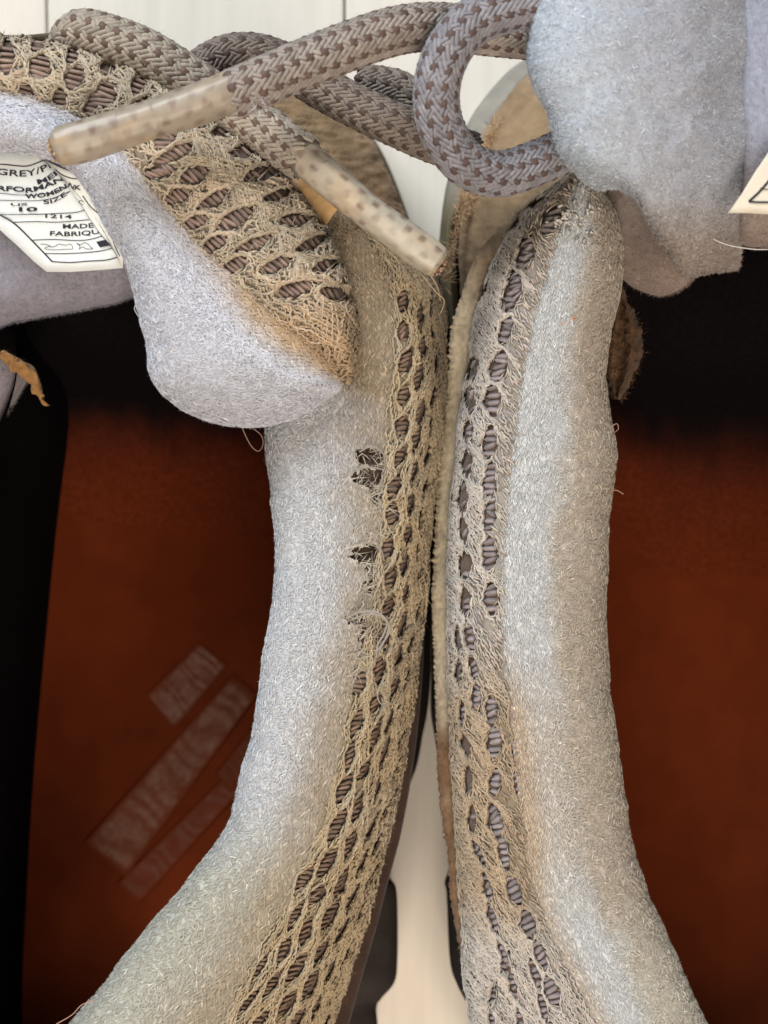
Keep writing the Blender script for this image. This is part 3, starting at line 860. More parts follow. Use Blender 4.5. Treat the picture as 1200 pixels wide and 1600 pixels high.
for pts, w in [([(470, 240), (520, 285), (600, 318), (660, 325)], 1.5), ([(705, 470), (770, 560), (860, 645), (950, 780), (968, 870), (1022, 986)], 1.5)]:
    ink.append(strip(path(*pts), w, flap_z))
# shoe and hide symbols, material square
for pts in [[(345, 882), (400, 885), (430, 905), (470, 900), (500, 882), (560, 890), (600, 880), (620, 920), (560, 925), (450, 930), (380, 918), (430, 895)],
            [(650, 875), (690, 885), (720, 868), (755, 885), (765, 900), (790, 920), (740, 922), (700, 905), (675, 925), (680, 895), (650, 875)]]:
    ink.append(strip(path(*pts), .8, lab_z))
q = np.array(path((820, 862), (905, 842), (948, 890), (850, 908)))
V = W(q[:, 0], q[:, 1], lab_z(q[:, 0], q[:, 1]) + .02); ink.append((V, [np.array([[0, 3, 2, 1]])], np.zeros((4, 3))))
V, F, C = join(ink)
build('lettering', V, F, M_ink, label, smooth=False)

# ---- interior
def shell(name, ring0, ring1, z0, z1, mat, parent, colf, mid=None, flip=False):
    rows = []
    for a, b in zip(ring0, ring1):
        rows.append([(*a, z0), (a[0] * .5 + b[0] * .5, a[1] * .5 + b[1] * .5, (z0 + z1) / 2), (*b, z1)])
    return side_loft(rows, name, mat, parent, colf, flip=flip)
# insole as a slightly dished sheet
rows = []
for y, a, b in [(300, 200, 520), (480, 150, 560), (640, 118, 560), (800, 92, 560), (1000, 72, 545), (1200, 52, 520), (1400, 42, 470), (1600, 38, 400), (1750, 60, 330), (1850, 120, 260)]:
    rows.append([(a - 12, y, 2.0), (a + 10, y, 1.5), ((a + b) / 2, y, 1.5), (b - 10, y, 1.5), (b, y, 2.0)])
S_ins = side_loft(rows, 'insole', M_insole, left, lambda x, y, v: lin(99, 42, 20) * (.85 + .3 * fbm(x / 90, y / 90, 2))[..., None])
insole_L = [o for o in left.children if o.name.startswith('insole')][0]
# inner walls: far side, front, near side
def wall(parent, pts, ztop, colr, name):
    rows = []
    for (x0, y0), (x1, y1) in pts:
        rows.append([(x0, y0, 1.5), (x0 * .7 + x1 * .3, y0 * .7 + y1 * .3, 3.4), (x0 * .25 + x1 * .75, y0 * .25 + y1 * .75, 5.4), (x1, y1, ztop)])
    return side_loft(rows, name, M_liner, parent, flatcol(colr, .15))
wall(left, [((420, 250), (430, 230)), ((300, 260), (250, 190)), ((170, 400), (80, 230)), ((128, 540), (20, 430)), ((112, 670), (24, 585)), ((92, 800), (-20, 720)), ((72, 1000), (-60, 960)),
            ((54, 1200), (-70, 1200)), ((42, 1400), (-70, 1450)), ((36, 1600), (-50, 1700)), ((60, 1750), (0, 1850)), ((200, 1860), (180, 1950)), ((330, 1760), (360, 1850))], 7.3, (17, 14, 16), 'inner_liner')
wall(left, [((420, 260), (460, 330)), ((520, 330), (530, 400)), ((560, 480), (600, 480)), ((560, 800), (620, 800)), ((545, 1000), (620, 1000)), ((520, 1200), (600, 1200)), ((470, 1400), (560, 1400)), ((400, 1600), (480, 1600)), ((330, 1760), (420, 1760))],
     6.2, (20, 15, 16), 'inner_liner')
toe_shade_col = lambda x, y, v: lin(15, 12, 13) * (1 - sstep(5.1, 6.8, v + .35 * (fbm(x / 30, y / 30, 2) - .5)))[..., None] + lin(96, 41, 21) * sstep(5.1, 6.8, v + .35 * (fbm(x / 30, y / 30, 2) - .5))[..., None]  # black to insole maroon: fade into toe shade painted into the lining colour
# roof of the toe box, inside
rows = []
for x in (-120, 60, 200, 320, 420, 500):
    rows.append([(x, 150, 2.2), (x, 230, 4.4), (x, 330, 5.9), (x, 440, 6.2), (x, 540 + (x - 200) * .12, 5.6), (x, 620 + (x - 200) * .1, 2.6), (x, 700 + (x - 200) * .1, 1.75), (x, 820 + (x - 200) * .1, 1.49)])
side_loft(rows, 'toe_lining', M_liner, left, toe_shade_col)

# worn print on the insole: weathered blocks with faint strokes
ins_z = lambda x, y: 1.515 + 0 * x
def block(poly, col, seed, strokes):
    r = rng(seed); q = np.array(poly, float)
    n, m = 160, 44; s, t = np.meshgrid(np.linspace(0, 1, n), np.linspace(0, 1, m), indexing='ij')
    P = (q[0] * ((1 - s) * (1 - t))[..., None] + q[1] * (s * (1 - t))[..., None] + q[2] * (s * t)[..., None] + q[3] * ((1 - s) * t)[..., None])
    i = np.arange(n * m).reshape(n, m); F = np.stack([i[:-1, :-1], i[1:, :-1], i[1:, 1:], i[:-1, 1:]], -1).reshape(-1, 4)
    V = W(P[..., 0], P[..., 1], ins_z(P[..., 0], P[..., 1]) + .004 * seed).reshape(-1, 3)
    st = .5 + .5 * np.sin(s * strokes + 1.2 * np.sin(t * 5 + s * 9) + 2 * np.sin(s * 21))
    edge = sstep(0, .12, t) * sstep(1, .88, t)
    k = .45 + .55 * fbm(P[..., 0] / 16, P[..., 1] / 16, 3)
    mk = sstep(0, .16, t) * sstep(1, .84, t) * sstep(0, .05, s) * sstep(1, .95, s)
    mk = np.clip(mk * (.25 + 1.1 * fbm(P[..., 0] / 7, P[..., 1] / 7, 3)) * (1 - .55 * st * edge), 0, 1)[..., None] * .72
    c = lin(99, 42, 20) * (1 - mk) + lin(*col) * .7 * mk
    build('worn_print', V, [F], M_insole, insole_L, c.reshape(-1, 3))
block([(228, 1086), (312, 1003), (356, 1040), (272, 1142)], (160, 126, 112), 1, 38)
block([(130, 1318), (364, 1054), (402, 1086), (196, 1372)], (160, 124, 104), 2, 70)
block([(182, 1382), (350, 1215), (382, 1228), (216, 1414)], (128, 88, 74), 3, 60)
block([(338, 1208), (392, 1140), (420, 1150), (360, 1240)], (120, 78, 62), 4, 20)

# far edge of the opening: bit of grey lining and torn brown scrap
rows = [[(-60, 540, 7.6), (-20, 545, 7.5), (6, 548, 7.1), (10, 548, 6.6)], [(-60, 590, 7.6), (-10, 590, 7.4), (34, 580, 7.0), (48, 574, 6.5)], [(-60, 640, 7.6), (-20, 640, 7.4), (18, 626, 7.0), (34, 610, 6.5)],
        [(-60, 700, 7.6), (-50, 690, 7.4), (-12, 672, 7.0), (2, 664, 6.5)], [(-80, 780, 7.6), (-80, 760, 7.4), (-50, 740, 7.0), (-40, 730, 6.5)]]
s_ = Surf(rows, 60, 40)
if s_.N[20, 10, 2] < 0: s_ = Surf(rows, 60, 40, flip=True)
lining('far_collar_lining', left, s_, 5000, lambda x, y, v: np.ones(x.shape + (3,)) * lin(140, 132, 136), 26, L=.07, w=.007, yarn=0, lift=(.2, .9), edge=400)
rows = [[(-10, 540, 7.6), (4, 548, 7.7), (-6, 560, 7.5)], [(8, 552, 7.5), (30, 562, 7.6), (16, 582, 7.4)], [(24, 574, 7.4), (56, 576, 7.4), (36, 596, 7.3)], [(46, 594, 7.2), (62, 600, 7.2), (48, 606, 7.1)],
        [(56, 612, 7.0), (66, 618, 7.0), (60, 622, 6.9)], [(66, 630, 6.9), (72, 632, 6.8), (68, 636, 6.8)]]
side_loft(rows, 'torn_scrap', M_suede, left, lambda x, y, v: lin(150, 112, 68) * (.5 + fbm(x / 7, y / 7, 3))[..., None], nu=60, nv=14, bump=lambda x, y: .12 * fbm(x / 8, y / 8, 2))

thread(left, [(376, 656, 7.9), (380, 672, 7.6), (392, 696, 7.4), (404, 705, 7.3), (411, 694, 7.3), (408, 680, 7.4), (394, 668, 7.6), (386, 658, 7.8)], .009, (150, 120, 108))
thread(left, [(208, 462, 8.3), (214, 470, 8.3), (210, 482, 8.2), (216, 494, 8.2)], .008, (200, 200, 200))
thread(left, [(88, 1600, 7.5), (112, 1586, 7.5), (128, 1570, 7.5), (150, 1562, 7.5)], .008, (170, 130, 110))
thread(left, [(688, 470, 7.2), (684, 450, 7.5), (672, 430, 7.6), (660, 420, 7.6)], .01, (180, 160, 130))
thread(left, [(660, 430, 7.6), (680, 455, 7.5), (694, 470, 7.4), (688, 490, 7.2)], .008, (190, 170, 140))

# ================================================================== RIGHT SHOE
# py, outer suede edge, knit outer edge, knit/lining boundary, inner edge, crest height
RC = np.array([
 [276, 886, 892, 906, 918, 7.9],
 [292, 856, 868, 897, 938, 8.05],
 [320, 812, 832, 886, 956, 8.15],
 [360, 776, 800, 872, 968, 8.2],
 [400, 744, 780, 860, 972, 8.2],
 [460, 720, 756, 844, 967, 8.2],
 [520, 706, 742, 829, 953, 8.2],
 [580, 699, 732, 818, 946, 8.15],
 [640, 692, 724, 809, 951, 8.1],
 [700, 687, 717, 801, 960, 8.1],
 [770, 682, 710, 793, 954, 8.1],
 [850, 677, 705, 786, 949, 8.1],
 [950, 675, 703, 786, 946, 8.1],
 [1050, 677, 704, 791, 949, 8.05],
 [1150, 681, 708, 802, 962, 8.05],
 [1250, 688, 714, 814, 976, 8.0],
 [1330, 698, 718, 822, 990, 7.95],
 [1400, 702, 722, 836, 1013, 7.9],
 [1500, 722, 728, 878, 1057, 7.85],
 [1600, 742, 742, 930, 1101, 7.8],
 [1700, 760, 760, 985, 1150, 7.75]], float)
def collarR(row):
    y, A, E, D, B, z = row; w = B - D; k = D - E
    return [(E + 26, y, z - 2.8), (E + 6, y, z - 1.8), (E, y, z - 1.2), (E + .12 * k, y, z - .72), (E + .38 * k, y, z - .30), (E + .7 * k, y, z - .08), (D, y, z - .02),
            (D + .15 * w, y, z + .02), (D + .4 * w, y, z), (D + .68 * w, y, z - .15), (D + .9 * w, y, z - .5), (B, y, z - .95), (B - 6, y, z - 1.5), (B - 34, y, z - 2.8)]
TR = [collarR(r_) for r_ in RC]
rR = rng(17)
hR = []
hR += column([(868, 372), (826, 385), (792, 510), (780, 560), (770, 640), (766, 720), (765, 800), (766, 850), (768, 920), (775, 980)], 60, 27, 12, 4, rR)
hR = [h for h in hR if h[1] > 380]
hR += [(862, 345, 22, 14, 1.9, 1.9), (824, 395, 24, 11, 1.5, 0), (806, 445, 23, 11, 1.45, 0)]
hR += column([(768, 1108), (772, 1170), (774, 1230), (778, 1290), (796, 1380), (826, 1440), (850, 1510), (880, 1600)], 57, 26, 11, 3, rR)
hR += column([(738, 570), (734, 690), (726, 800), (728, 880), (732, 960), (742, 1040), (745, 1100)], 52, 24, 9.5, 0, rR)
hR += column([(716, 1000), (722, 1090), (730, 1170), (738, 1240), (744, 1310), (760, 1370), (772, 1440), (800, 1520), (815, 1600)], 55, 24, 7, 0, rR)
hR += column([(790, 1500), (772, 1560), (776, 1620)], 50, 20, 6, 0, rR)
hR += column([(772, 360), (762, 420), (750, 490)], 48, 16, 6, 20, rR)
hR += column([(800, 1120), (806, 1190), (812, 1250)], 52, 22, 6, 0, rR, 2)
hR += column([(836, 1520), (852, 1580), (866, 1640)], 50, 24, 8, 0, rR, 2)
hR += [(806, 350, 16, 8, 2.0, 0), (840, 320, 20, 8, 2.6, 0), (750, 440, 16, 6, 1.9, 0)]
HR = Holes(hR, 1.7)
def colKR(x, y, v):
    n = fbm(x / 45 + 5, y / 70, 3)
    k = np.clip(sstep(950, 1150, y) * sstep(1500, 1380, y) + .4 * sstep(500, 380, y) + .3 * (n - .5), 0, 1)[..., None]
    return lin(184, 176, 166) * (1 - k) + lin(168, 149, 124) * k
S_rk = Surf(TR, 640, 110, (0, 6.1), bump=lump)
fl = S_rk.N[300, 70, 2] < 0
S_rk = Surf(TR, 640, 110, (0, 6.1), flip=fl, bump=lump)
knit(right, S_rk, HR, 9000, colKR, 35, name='collar_knit', dirang=math.radians(52), ang=9, swing=9, yarns=3600, ymul=1.2, L=.19, rad=.015, ribang=80, ribcol=(138, 128, 128), riblen=1.0, ribstep=11)
def colLR(x, y, v):
    t = v + 1.1 * (fbm(x / 35 + 2, y / 60, 3) - .5)
    k = sstep(7.9, 9.1, t); d = np.clip(sstep(980, 1150, y) * sstep(7.6, 6.2, v) * .7 + .5 * sstep(1000, 1150, y) * sstep(1450, 1300, y), 0, 1)
    a = lin(197, 199, 199) * (1 - d)[..., None] + lin(186, 170, 150) * d[..., None]
    b = lin(184, 174, 160)
    low = sstep(1380, 1560, y); b = b * (1 - low)[..., None] + lin(192, 187, 174) * low[..., None]
    return a * (1 - k)[..., None] + b * k[..., None]
S_rl = Surf(TR, 520, 80, (5.9, 13), flip=fl, bump=lump)
def prefR(x, y, v):
    return (np.where(np.sin(x * .8 + y * .2) > 0, .38, -.3), .2 + .65 * sstep(9.6, 7.0, v))
lining('collar_lining', right, S_rl, 72000, colLR, 27, pref=prefR, yarn=.8, w=.015)
# pills and crumbs near the top of the collar
r = rng(51); n = 70
x = 893 + r.normal(size=n) * 16; y = 345 + r.normal(size=n) * 13; x = np.r_[x, 896, 899, 880]; y = np.r_[y, 498, 495, 505]; n = len(x)
p = W(x, y, np.full(n, 8.22)); nn = np.tile([0, 0, 1.], (n, 1)); d = norm(np.c_[r.normal(size=(n, 2)), np.zeros(n)])
c = lin(206, 200, 190) * r.uniform(.35, 1.1, n)[:, None]; c[-3:] = lin(206, 140, 80)
V, F, C = join([spread(spindles(p, nn, d, np.full(n, .09) * r.uniform(.6, 1.3, n), np.full(n, .03) * r.uniform(.6, 1.2, n)), c)])
build('lint', V, F, M_yarn, right, C, kind='stuff')

# suede side strip with raw edge
rows = []
for row in RC:
    y, A, E, D, B, z = row
    rr_ = 6 * (vnoise(y / 13, 3.3) - .5) * (1 if y > 420 else .4)
    A = A + rr_
    zz = z - 1.15 - (.5 if y < 400 else .15)
    rows.append([(E + 14, y, zz - .5), (E - 1, y, zz - .02), ((E + A) / 2, y, zz + .06), (A + 3, y, zz), (A, y, zz - .12), (A + 3, y, zz - .6), (A + 8, y, zz - 2.2), (A + 16, y, zz - 4)])
fine = []
ys = np.linspace(276, 1700, 480)
base = np.array(rows); u = np.interp(ys, RC[:, 0], np.arange(len(RC)))
fine = cr(base, u)
rg = rng(9)
jag = (rg.random(480) - .5) * 2.5 + np.where(rg.random(480) < .03, -4, 0)
fine[:, 3:5, 0] += (jag * sstep(430, 520, ys))[:, None]
def colSu(x, y, v):
    t = fbm(x / 20, y / 40, 3); k = np.clip(sstep(1060, 1200, y) + sstep(520, 420, y) * .6 + .5 * (t - .5), 0, 1)[..., None]
    c = lin(176, 164, 140) * (1 - k) + lin(112, 86, 62) * k
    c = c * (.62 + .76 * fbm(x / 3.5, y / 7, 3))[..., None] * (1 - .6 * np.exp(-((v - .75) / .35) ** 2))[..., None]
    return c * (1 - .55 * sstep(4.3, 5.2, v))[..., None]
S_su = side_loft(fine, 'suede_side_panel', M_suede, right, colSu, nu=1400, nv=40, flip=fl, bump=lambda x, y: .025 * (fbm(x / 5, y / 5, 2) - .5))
r = rng(52); n = 16000
S = S_su.sample(n, r); d = norm(r.normal(size=(n, 3)) + S['n'] * .5)
V, F, C = join([spread(ribbons(S['p'], S['n'], d, .04 * r.uniform(.4, 1.4, n), np.full(n, .008), np.full(n, .5), r), colSu(S['px'], S['py'], S['v']) * r.uniform(.8, 1.3, n)[:, None])])
build('suede_nap', V, F, M_fibre, bpy.data.objects['suede_side_panel'], C, kind='stuff')

# outsole and lower side
rows = []
for y, b in [(400, 690), (480, 678), (700, 675), (1000, 675), (1050, 675), (1110, 674), (1150, 680), (1200, 688), (1320, 706), (1352, 704), (1378, 696), (1400, 699), (1500, 704), (1540, 716), (1580, 736), (1620, 742), (1720, 770)]:
    rows.append([(b + 90, y, 3.4), (b + 8, y, 3.0), (b, y, 2.6), (b + 2, y, 1.2), (b + 5, y, .02)])
side_loft(rows, 'outsole', M_rubber, right, flatcol((40, 36, 34)), nu=300)
rows = []
for y, b in [(1100, 712), (1200, 712), (1300, 716), (1400, 712), (1460, 716), (1520, 728), (1580, 748), (1640, 760), (1720, 780)]:
    rows.append([(b + 60, y, 6.2), (b + 14, y, 5.0), (b + 4, y, 4.0), (b + 2, y, 3.0), (b + 40, y, 2.8)])
side_loft(rows, 'heel_panel', M_suede, right, flatcol((70, 58, 48)))

# forefoot
front = [(20, 930), (60, 868), (85, 832), (110, 796), (150, 760), (190, 733), (240, 712), (290, 698), (340, 690), (390, 686), (440, 688), (500, 692), (560, 694)]
rows = []
for y, b in front:
    q_ = np.interp(y, [20, 260, 330, 560], [330, 260, 215, 120])
    rows.append([(b + q_, y + 16, 6.2), (b + q_ * .7, y + 12, 6.0), (b + q_ * .4, y + 8, 5.5), (b + 50, y + 4, 4.8), (b + 34, y, 4.45), (b + 28, y, 4.15)])
side_loft(rows, 'vamp', M_suede, right, lambda x, y, v: lin(162, 137, 106) * (.62 + .5 * fbm(x / 30, y / 30, 3))[..., None], bump=lambda x, y: .05 * fbm(x / 12, y / 12, 2))
rows = []
for y, b in front:
    w = 34 if y < 300 else 16 + 18 * max(0, (340 - y) / 60) if y < 340 else 16
    rows.append([(b + w + 10, y + 6, 4.15), (b + w, y + 3, 4.35), (b + w * .4, y, 4.2), (b, y, 3.7), (b + 1, y, 1.6), (b + 4, y, .02)])
side_loft(rows, 'rand', M_rubber, right, lambda x, y, v: (lin(150, 146, 136) * (1 - sstep(260, 340, y))[..., None] + lin(112, 104, 82) * sstep(260, 340, y)[..., None]) * (.85 + .3 * fbm(x / 20, y / 20, 3))[..., None])
# frayed lumps of suede along the rand
r = rng(53); n = 900
cx = r.choice([760, 775, 720, 740, 700], n) + r.normal(size=n) * 8; cy = np.interp(cx, [700, 720, 740, 760, 775], [420, 330, 290, 235, 215]) + r.normal(size=n) * 14
p = W(cx, cy, np.full(n, 4.75)); d = norm(np.c_[r.normal(size=(n, 2)), r.uniform(0, .6, n)])
V, F, C = join([spread(ribbons(p, np.tile([0, 0, 1.], (n, 1)), d, .16 * r.uniform(.5, 1.3, n), np.full(n, .016), np.full(n, .5), r), lin(190, 160, 124) * r.uniform(.7, 1.2, n)[:, None])])
build('frayed_suede', V, F, M_fibre, right, C, kind='stuff')

# interior
rows = []
for y, a, b in [(330, 960, 1300), (480, 880, 1330), (640, 850, 1350), (800, 830, 1370), (1000, 840, 1380), (1200, 850, 1390), (1400, 880, 1390), (1600, 930, 1380), (1800, 1000, 1340)]:
    rows.append([(a, y, 2.0), (a + 10, y, 1.6), ((a + b) / 2, y, 1.4), (b - 10, y, 1.55), (b + 12, y, 2.0)])
side_loft(rows, 'insole', M_insole, right, lambda x, y, v: lin(99, 42, 20) * (.85 + .3 * fbm(x / 90, y / 90, 2))[..., None])
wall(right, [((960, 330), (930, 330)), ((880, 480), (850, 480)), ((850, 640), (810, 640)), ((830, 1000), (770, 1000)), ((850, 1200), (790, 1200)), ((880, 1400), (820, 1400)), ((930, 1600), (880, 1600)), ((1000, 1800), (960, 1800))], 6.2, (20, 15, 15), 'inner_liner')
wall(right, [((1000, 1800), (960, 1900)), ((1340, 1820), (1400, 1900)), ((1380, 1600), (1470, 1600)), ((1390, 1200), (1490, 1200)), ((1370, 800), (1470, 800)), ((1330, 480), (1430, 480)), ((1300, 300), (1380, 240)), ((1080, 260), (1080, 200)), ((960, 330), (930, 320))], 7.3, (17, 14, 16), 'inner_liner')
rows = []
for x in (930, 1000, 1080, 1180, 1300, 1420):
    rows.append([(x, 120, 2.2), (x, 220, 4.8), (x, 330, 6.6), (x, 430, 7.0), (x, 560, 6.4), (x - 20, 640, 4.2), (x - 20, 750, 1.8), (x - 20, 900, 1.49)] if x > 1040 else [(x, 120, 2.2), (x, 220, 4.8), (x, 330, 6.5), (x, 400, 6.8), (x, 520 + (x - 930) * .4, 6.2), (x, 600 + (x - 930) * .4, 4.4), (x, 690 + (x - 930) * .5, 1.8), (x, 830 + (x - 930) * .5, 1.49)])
side_loft(rows, 'toe_lining', M_liner, right, toe_shade_col)

# worn-through patch inside the collar
hx, hy = 966, 545
rows = []
for k, t in enumerate(np.linspace(0, 1, 9)):
    y = 452 + 172 * t; w = 31 * math.sin(math.pi * min(max(t, .03), .97)) ** .7
    c = 968 + 6 * math.sin(t * 4)
    rows.append([(c - w, y, 6.6), (c - w * .5, y, 6.9), (c, y, 6.74), (c + w * .5, y, 6.95), (c + w, y, 6.3), (c + w * .8, y, 5.8)])
S_wp = side_loft(rows, 'worn_patch', M_suede, right, lambda x, y, v: lin(92, 66, 42) * (.35 + 1.1 * fbm(x / 5, y / 12, 3))[..., None], nu=140, nv=60, bump=lambda x, y: .10 * (fbm(x / 7, y / 11, 3) - .5))
if S_wp.N[70, 30, 2] < 0: S_wp.N = -S_wp.N
r = rng(54); n = 1300
S = S_wp.sample(n, r); d = norm(S['tu'] * np.where(r.random(n) < .5, 1, -1)[:, None] + r.normal(size=(n, 3)) * .45 + S['n'] * .2)
V, F, C = join([spread(ribbons(S['p'] + S['n'] * .03, S['n'], d, .085 * r.uniform(.4, 1.4, n), np.full(n, .008), np.full(n, .8), r), lin(112, 84, 54) * r.uniform(.35, 1.4, n)[:, None])])
build('frayed_yarn', V, F, M_fibre, bpy.data.objects['worn_patch'], C, kind='stuff')

# tongue: lower fold, then the tall rolled lobe over it
rows = []
for x, y, z in [(905, 400, 6.7), (940, 420, 6.8), (975, 444, 7.0), (1000, 456, 7.2), (1030, 463, 7.5), (1060, 454, 7.8), (1086, 430, 8.2), (1102, 402, 8.5), (1140, 391, 9.0), (1200, 386, 9.3), (1290, 380, 9.4)]:
    rows.append([(x, -70, z + .3), (x, 80, z + .3), (x, 200, z + .25), (x, 290, z + .15), (x, y - 60, z + .1), (x, y - 22, z - .12), (x, y - 4, z - .45), (x, y, z - .8), (x, y - 8, z - 1.2), (x, y - 70, z - 1.3)])
bt = lambda x, y: .10 * (fbm(x / 70, y / 70, 2) - .5) - .16 * np.exp(-((x - 1142) / 18) ** 2)
S_t1 = Surf(rows, 200, 80, bump=bt)
if S_t1.N[100, 20, 2] < 0: S_t1 = Surf(rows, 200, 80, flip=True, bump=bt)
lining('tongue_underside', right, S_t1, 42000, lambda x, y, v: (lin(146, 130, 120) * (1 - sstep(320, 180, y))[..., None] + lin(150, 154, 168) * sstep(320, 180, y)[..., None]), 28, L=.075, w=.008, yarn=.1, lift=(.1, .8))
rows = []
#  py, left edge, right end
for y, a, z in [(-80, 832, 10.3), (-20, 830, 10.35), (40, 824, 10.4), (90, 828, 10.4), (140, 840, 10.35), (190, 858, 10.3), (230, 876, 10.2), (258, 892, 10.05), (276, 908, 9.8), (288, 925, 9.4), (292, 935, 9.0), (280, 940, 8.8)]:
    e = 1125 - max(0, y - 200) * .35
    w = e - a
    f = 1.0
    lo = max(0, min(1, (y - 170) / 120)) ** 1.5 if y < 293 else 1
    rows.append([(a + 30, y, z - 1.9), (a + 5, y, z - 1.4), (a, y, z - .95), (a + .06 * w, y + 2, z - .45), (a + .2 * w, y + 4, z - .1), (a + .42 * w, y + 8 + 14 * lo, z), (a + .65 * w, y + 14 + 75 * lo, z - .08 - .3 * lo), (a + .86 * w, y + 20 + 118 * lo, z - .28 - .4 * lo), (e + 8, y + 22 + 110 * lo, z - .66), (e + 62, y + 20 + 105 * lo, z - 1.2)])
bt2 = lambda x, y: .12 * (fbm(x / 60 + 4, y / 60, 2) - .5) + .03 * (fbm(x / 14, y / 14, 2) - .5)
S_t2 = Surf(rows, 260, 90, bump=bt2)
if S_t2.N[100, 45, 2] < 0: S_t2 = Surf(rows, 260, 90, flip=True, bump=bt2)
def colT2(x, y, v):
    k = sstep(3.0, 6.5, v)[..., None] * .5
    g = (.8 * sstep(270, 400, y))[..., None]
    c = lin(192, 201, 210) * (1 - k) + lin(158, 155, 164) * k
    return c * (1 - g) + lin(152, 136, 122) * g
lining('tongue_lining', right, S_t2, 62000, colT2, 29, L=.075, w=.015, yarn=.35, lift=(.0, .35))

# label on the right tongue
rl_z = lambda x, y: 9.78 + .0006 * (x - 1150) + .0 * y
ring = [(1137, 333), (1170, 333), (1200, 335), (1262, 334), (1262, 130), (1214, 214), (1198, 242), (1180, 268), (1158, 304)]
lab2 = lab_poly('size_label', right, ring, M_label, (214, 206, 188), rl_z)
V, F, C = join([strip([(1250, 188), (1210, 268), (1190, 296), (1170, 315)], 3.2, rl_z), strip([(1170, 315), (1185, 316), (1200, 316), (1260, 316)], 2.6, rl_z, .016), strip([(1188, 294), (1200, 296), (1260, 295)], 1.4, rl_z, .016)])
build('lettering', V, F, M_ink, lab2, smooth=False)
thread(right, [(1108, 370, 9.2), (1124, 378, 9.2), (1142, 384, 9.15), (1165, 388, 9.1), (1190, 390, 9.1), (1230, 388, 9.0)], .0065, (225, 222, 215))
thread(right, [(1090, 398, 9.0), (1102, 412, 8.8), (1104, 424, 8.7), (1100, 432, 8.7)], .008, (150, 130, 110))
thread(right, [(948, 770, 7.4), (962, 766, 7.3), (974, 772, 7.2)], .007, (190, 150, 130))
thread(right, [(956, 666, 7.3), (964, 662, 7.2), (966, 670, 7.1), (960, 676, 7.0)], .007, (190, 150, 130))
thread(right, [(930, 580, 7.3), (944, 590, 7.1), (948, 600, 7.0)], .008, (190, 180, 170))

# ================================================================== LACES
# left shoe: comes over the toe, ends in the aglet that points to the lower right
lace(left, [(150, 100, 7.6), (112, 74, 8.0), (128, 52, 8.3), (170, 60, 8.5), (230, 84, 8.6), (300, 128, 8.6), (360, 168, 8.5), (410, 200, 8.5), (452, 232, 8.6), (480, 250, 8.7)], 61, rad=.365, light=(172, 162, 148), dark=(112, 90, 78), label='grey and brown braided lace')
# right shoe: the end that crosses to the left with its aglet
lace(right, [(366, 146, 9.9), (400, 132, 9.9), (460, 106, 9.8), (540, 74, 9.6), (620, 48, 9.3), (690, 42, 8.9), (760, 50, 8.5), (840, 58, 8.3)], 62, rad=.355, light=(162, 152, 144), dark=(106, 84, 76))
# the lace passing below
lace(left, [(300, 120, 7.6), (350, 90, 7.7), (400, 86, 7.7), (450, 104, 7.6), (500, 136, 7.6), (560, 168, 7.7), (620, 196, 7.8), (680, 222, 7.8), (740, 240, 7.6)], 63, rad=.34, light=(136, 124, 114), dark=(90, 72, 64))
lace(left, [(560, 130, 6.9), (620, 140, 6.9), (650, 162, 6.9), (690, 190, 6.8)], 65, rad=.32, light=(140, 130, 120), dark=(90, 72, 64))
# the standing loop
lace(right, [(900, -20, 9.6), (850, 0, 9.6), (800, 12, 9.6), (740, 34, 9.7), (700, 80, 9.7), (682, 140, 9.6), (690, 200, 9.4), (726, 254, 9.1), (780, 272, 8.8), (840, 254, 8.6), (890, 232, 8.4), (940, 220, 8.3)], 64, rad=.345, light=(146, 144, 150), dark=(100, 82, 78))

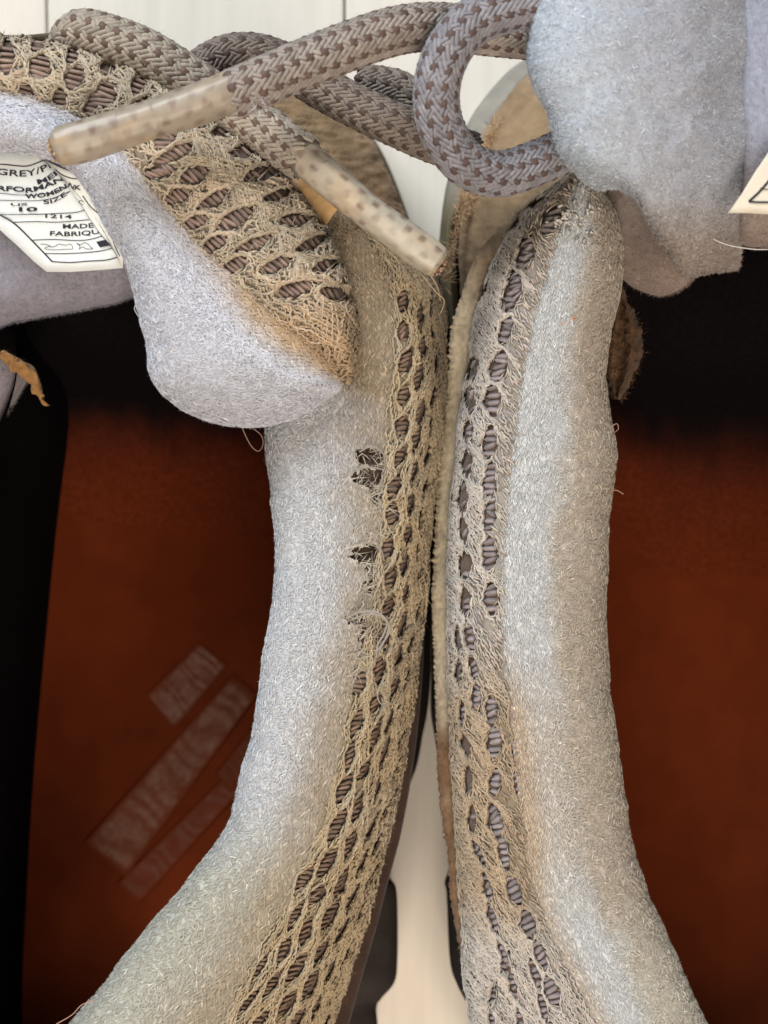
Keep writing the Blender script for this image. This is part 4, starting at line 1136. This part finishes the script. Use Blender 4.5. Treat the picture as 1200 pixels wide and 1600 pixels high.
def aglet(parent, pts, rad, seed, tint=(160, 149, 133), label=None):
    r = rng(seed)
    n, ns = 120, 26
    def prof(t): return 1 - .10 * sstep(.9, 1, t) - .25 * sstep(.975, 1, t) + .04 * np.sin(t * 9) + .03 * sstep(.03, 0, t)
    V, F, f = tube(pts, rad, ns, n, squash=.86, prof=prof)
    i = np.arange(n * ns); u = (i // ns) / n; a = (i % ns) / ns * 2 * math.pi
    # facets and crimp marks of the shrunk plastic
    C = f['C'][i // ns]; out = norm(V[:n * ns] - C)
    cr_ = .012 * np.sign(np.sin(a * 3 + 1 + .6 * np.sin(u * 5))) + .02 * (fbm(u * 14, a * 3, 2) - .5) - .010 * np.exp(-((u - .45) / .01) ** 2) * (np.sin(a + 1) > 0)
    V[:n * ns] += out * cr_[:, None]
    L = f['s']; x = u * L / .29 + .25 * fbm(u * 7, a, 2); y = a / (2 * math.pi) * 8 + .5 * fbm(u * 5 + 4, a, 2)
    # braid showing through the film
    row = np.floor(y); fx = (x + .5 * (row % 2)) % 1 - .5; fy = y % 1 - .5
    k = sstep(.40, .18, np.hypot(fx * 1.25, fy * 1.0)) * np.clip(1.7 * fbm(u * 9 + seed, a * 1.5, 2) - .3, 0, .85)
    base = lin(*tint) * (.75 + .4 * fbm(u * 6 + seed, a, 3))[:, None]
    yel = sstep(.5, .75, fbm(u * 5 + 3, a * .8 + seed, 2))[:, None]
    base = base * (1 - .25 * yel) + lin(200, 166, 118) * .25 * yel
    c = base * (1 - k)[:, None] + lin(112, 88, 78) * k[:, None]
    c = np.concatenate([c, np.tile(lin(170, 126, 90), (2, 1))])
    o = build('aglet', V, F, M_aglet, parent, c, label=label)
    # lace stub at the cut end
    e = f['C'][-1]; T = f['T'][-1]; m = 80
    q = np.clip(r.normal(size=(m, 3)) * .35, -.5, .5) * rad; q -= T * (q @ T)[:, None]; q += T * r.uniform(-.05, .06, m)[:, None]
    cc = np.where((r.random(m) < .6)[:, None], lin(190, 160, 124), lin(138, 108, 98)) * r.uniform(.7, 1.1, m)[:, None]
    V, F, C = join([spread(spindles(e + q, np.tile(norm(T + [0, 0, .4]), (m, 1)), norm(r.normal(size=(m, 3)) * .5 + T), np.full(m, .06), np.full(m, .035)), cc)])
    build('lace_stub', V, F, M_yarn, o, C, kind='stuff')
    return o
kidsR = [o for o in right.children if o.name.startswith('lace')]
kidsL = [o for o in left.children if o.name.startswith('lace')]
ag = aglet(kidsR[0], [(374, 136, 9.95), (320, 158, 10.0), (240, 184, 10.05), (160, 210, 10.1), (84, 232, 10.1)], .292, 1, label='cloudy tan aglet lying over the tongue')
ag = aglet(kidsL[0], [(468, 238, 8.75), (520, 284, 8.85), (580, 334, 8.85), (640, 380, 8.8), (688, 414, 8.75)], .262, 7, tint=(186, 177, 160), label='cloudy tan aglet pointing into the gap')
# fuzzy white glue where lace meets aglet
r = rng(71); n = 400
p = W(396 + r.normal(size=n) * 9, 148 + r.normal(size=n) * 14, 9.85 + .3 * r.random(n)); d = norm(r.normal(size=(n, 3)))
V, F, C = join([spread(ribbons(p, np.tile([0, 0, 1.], (n, 1)), d, .12 * r.uniform(.4, 1.3, n), np.full(n, .012), np.full(n, .5), r), lin(190, 186, 190) * r.uniform(.6, 1.1, n)[:, None])])
build('frayed_yarn', V, F, M_fibre, kidsR[0], C, kind='stuff')

print('tris approx', sum(len(o.data.polygons) for o in scene.objects if o.type == 'MESH'))
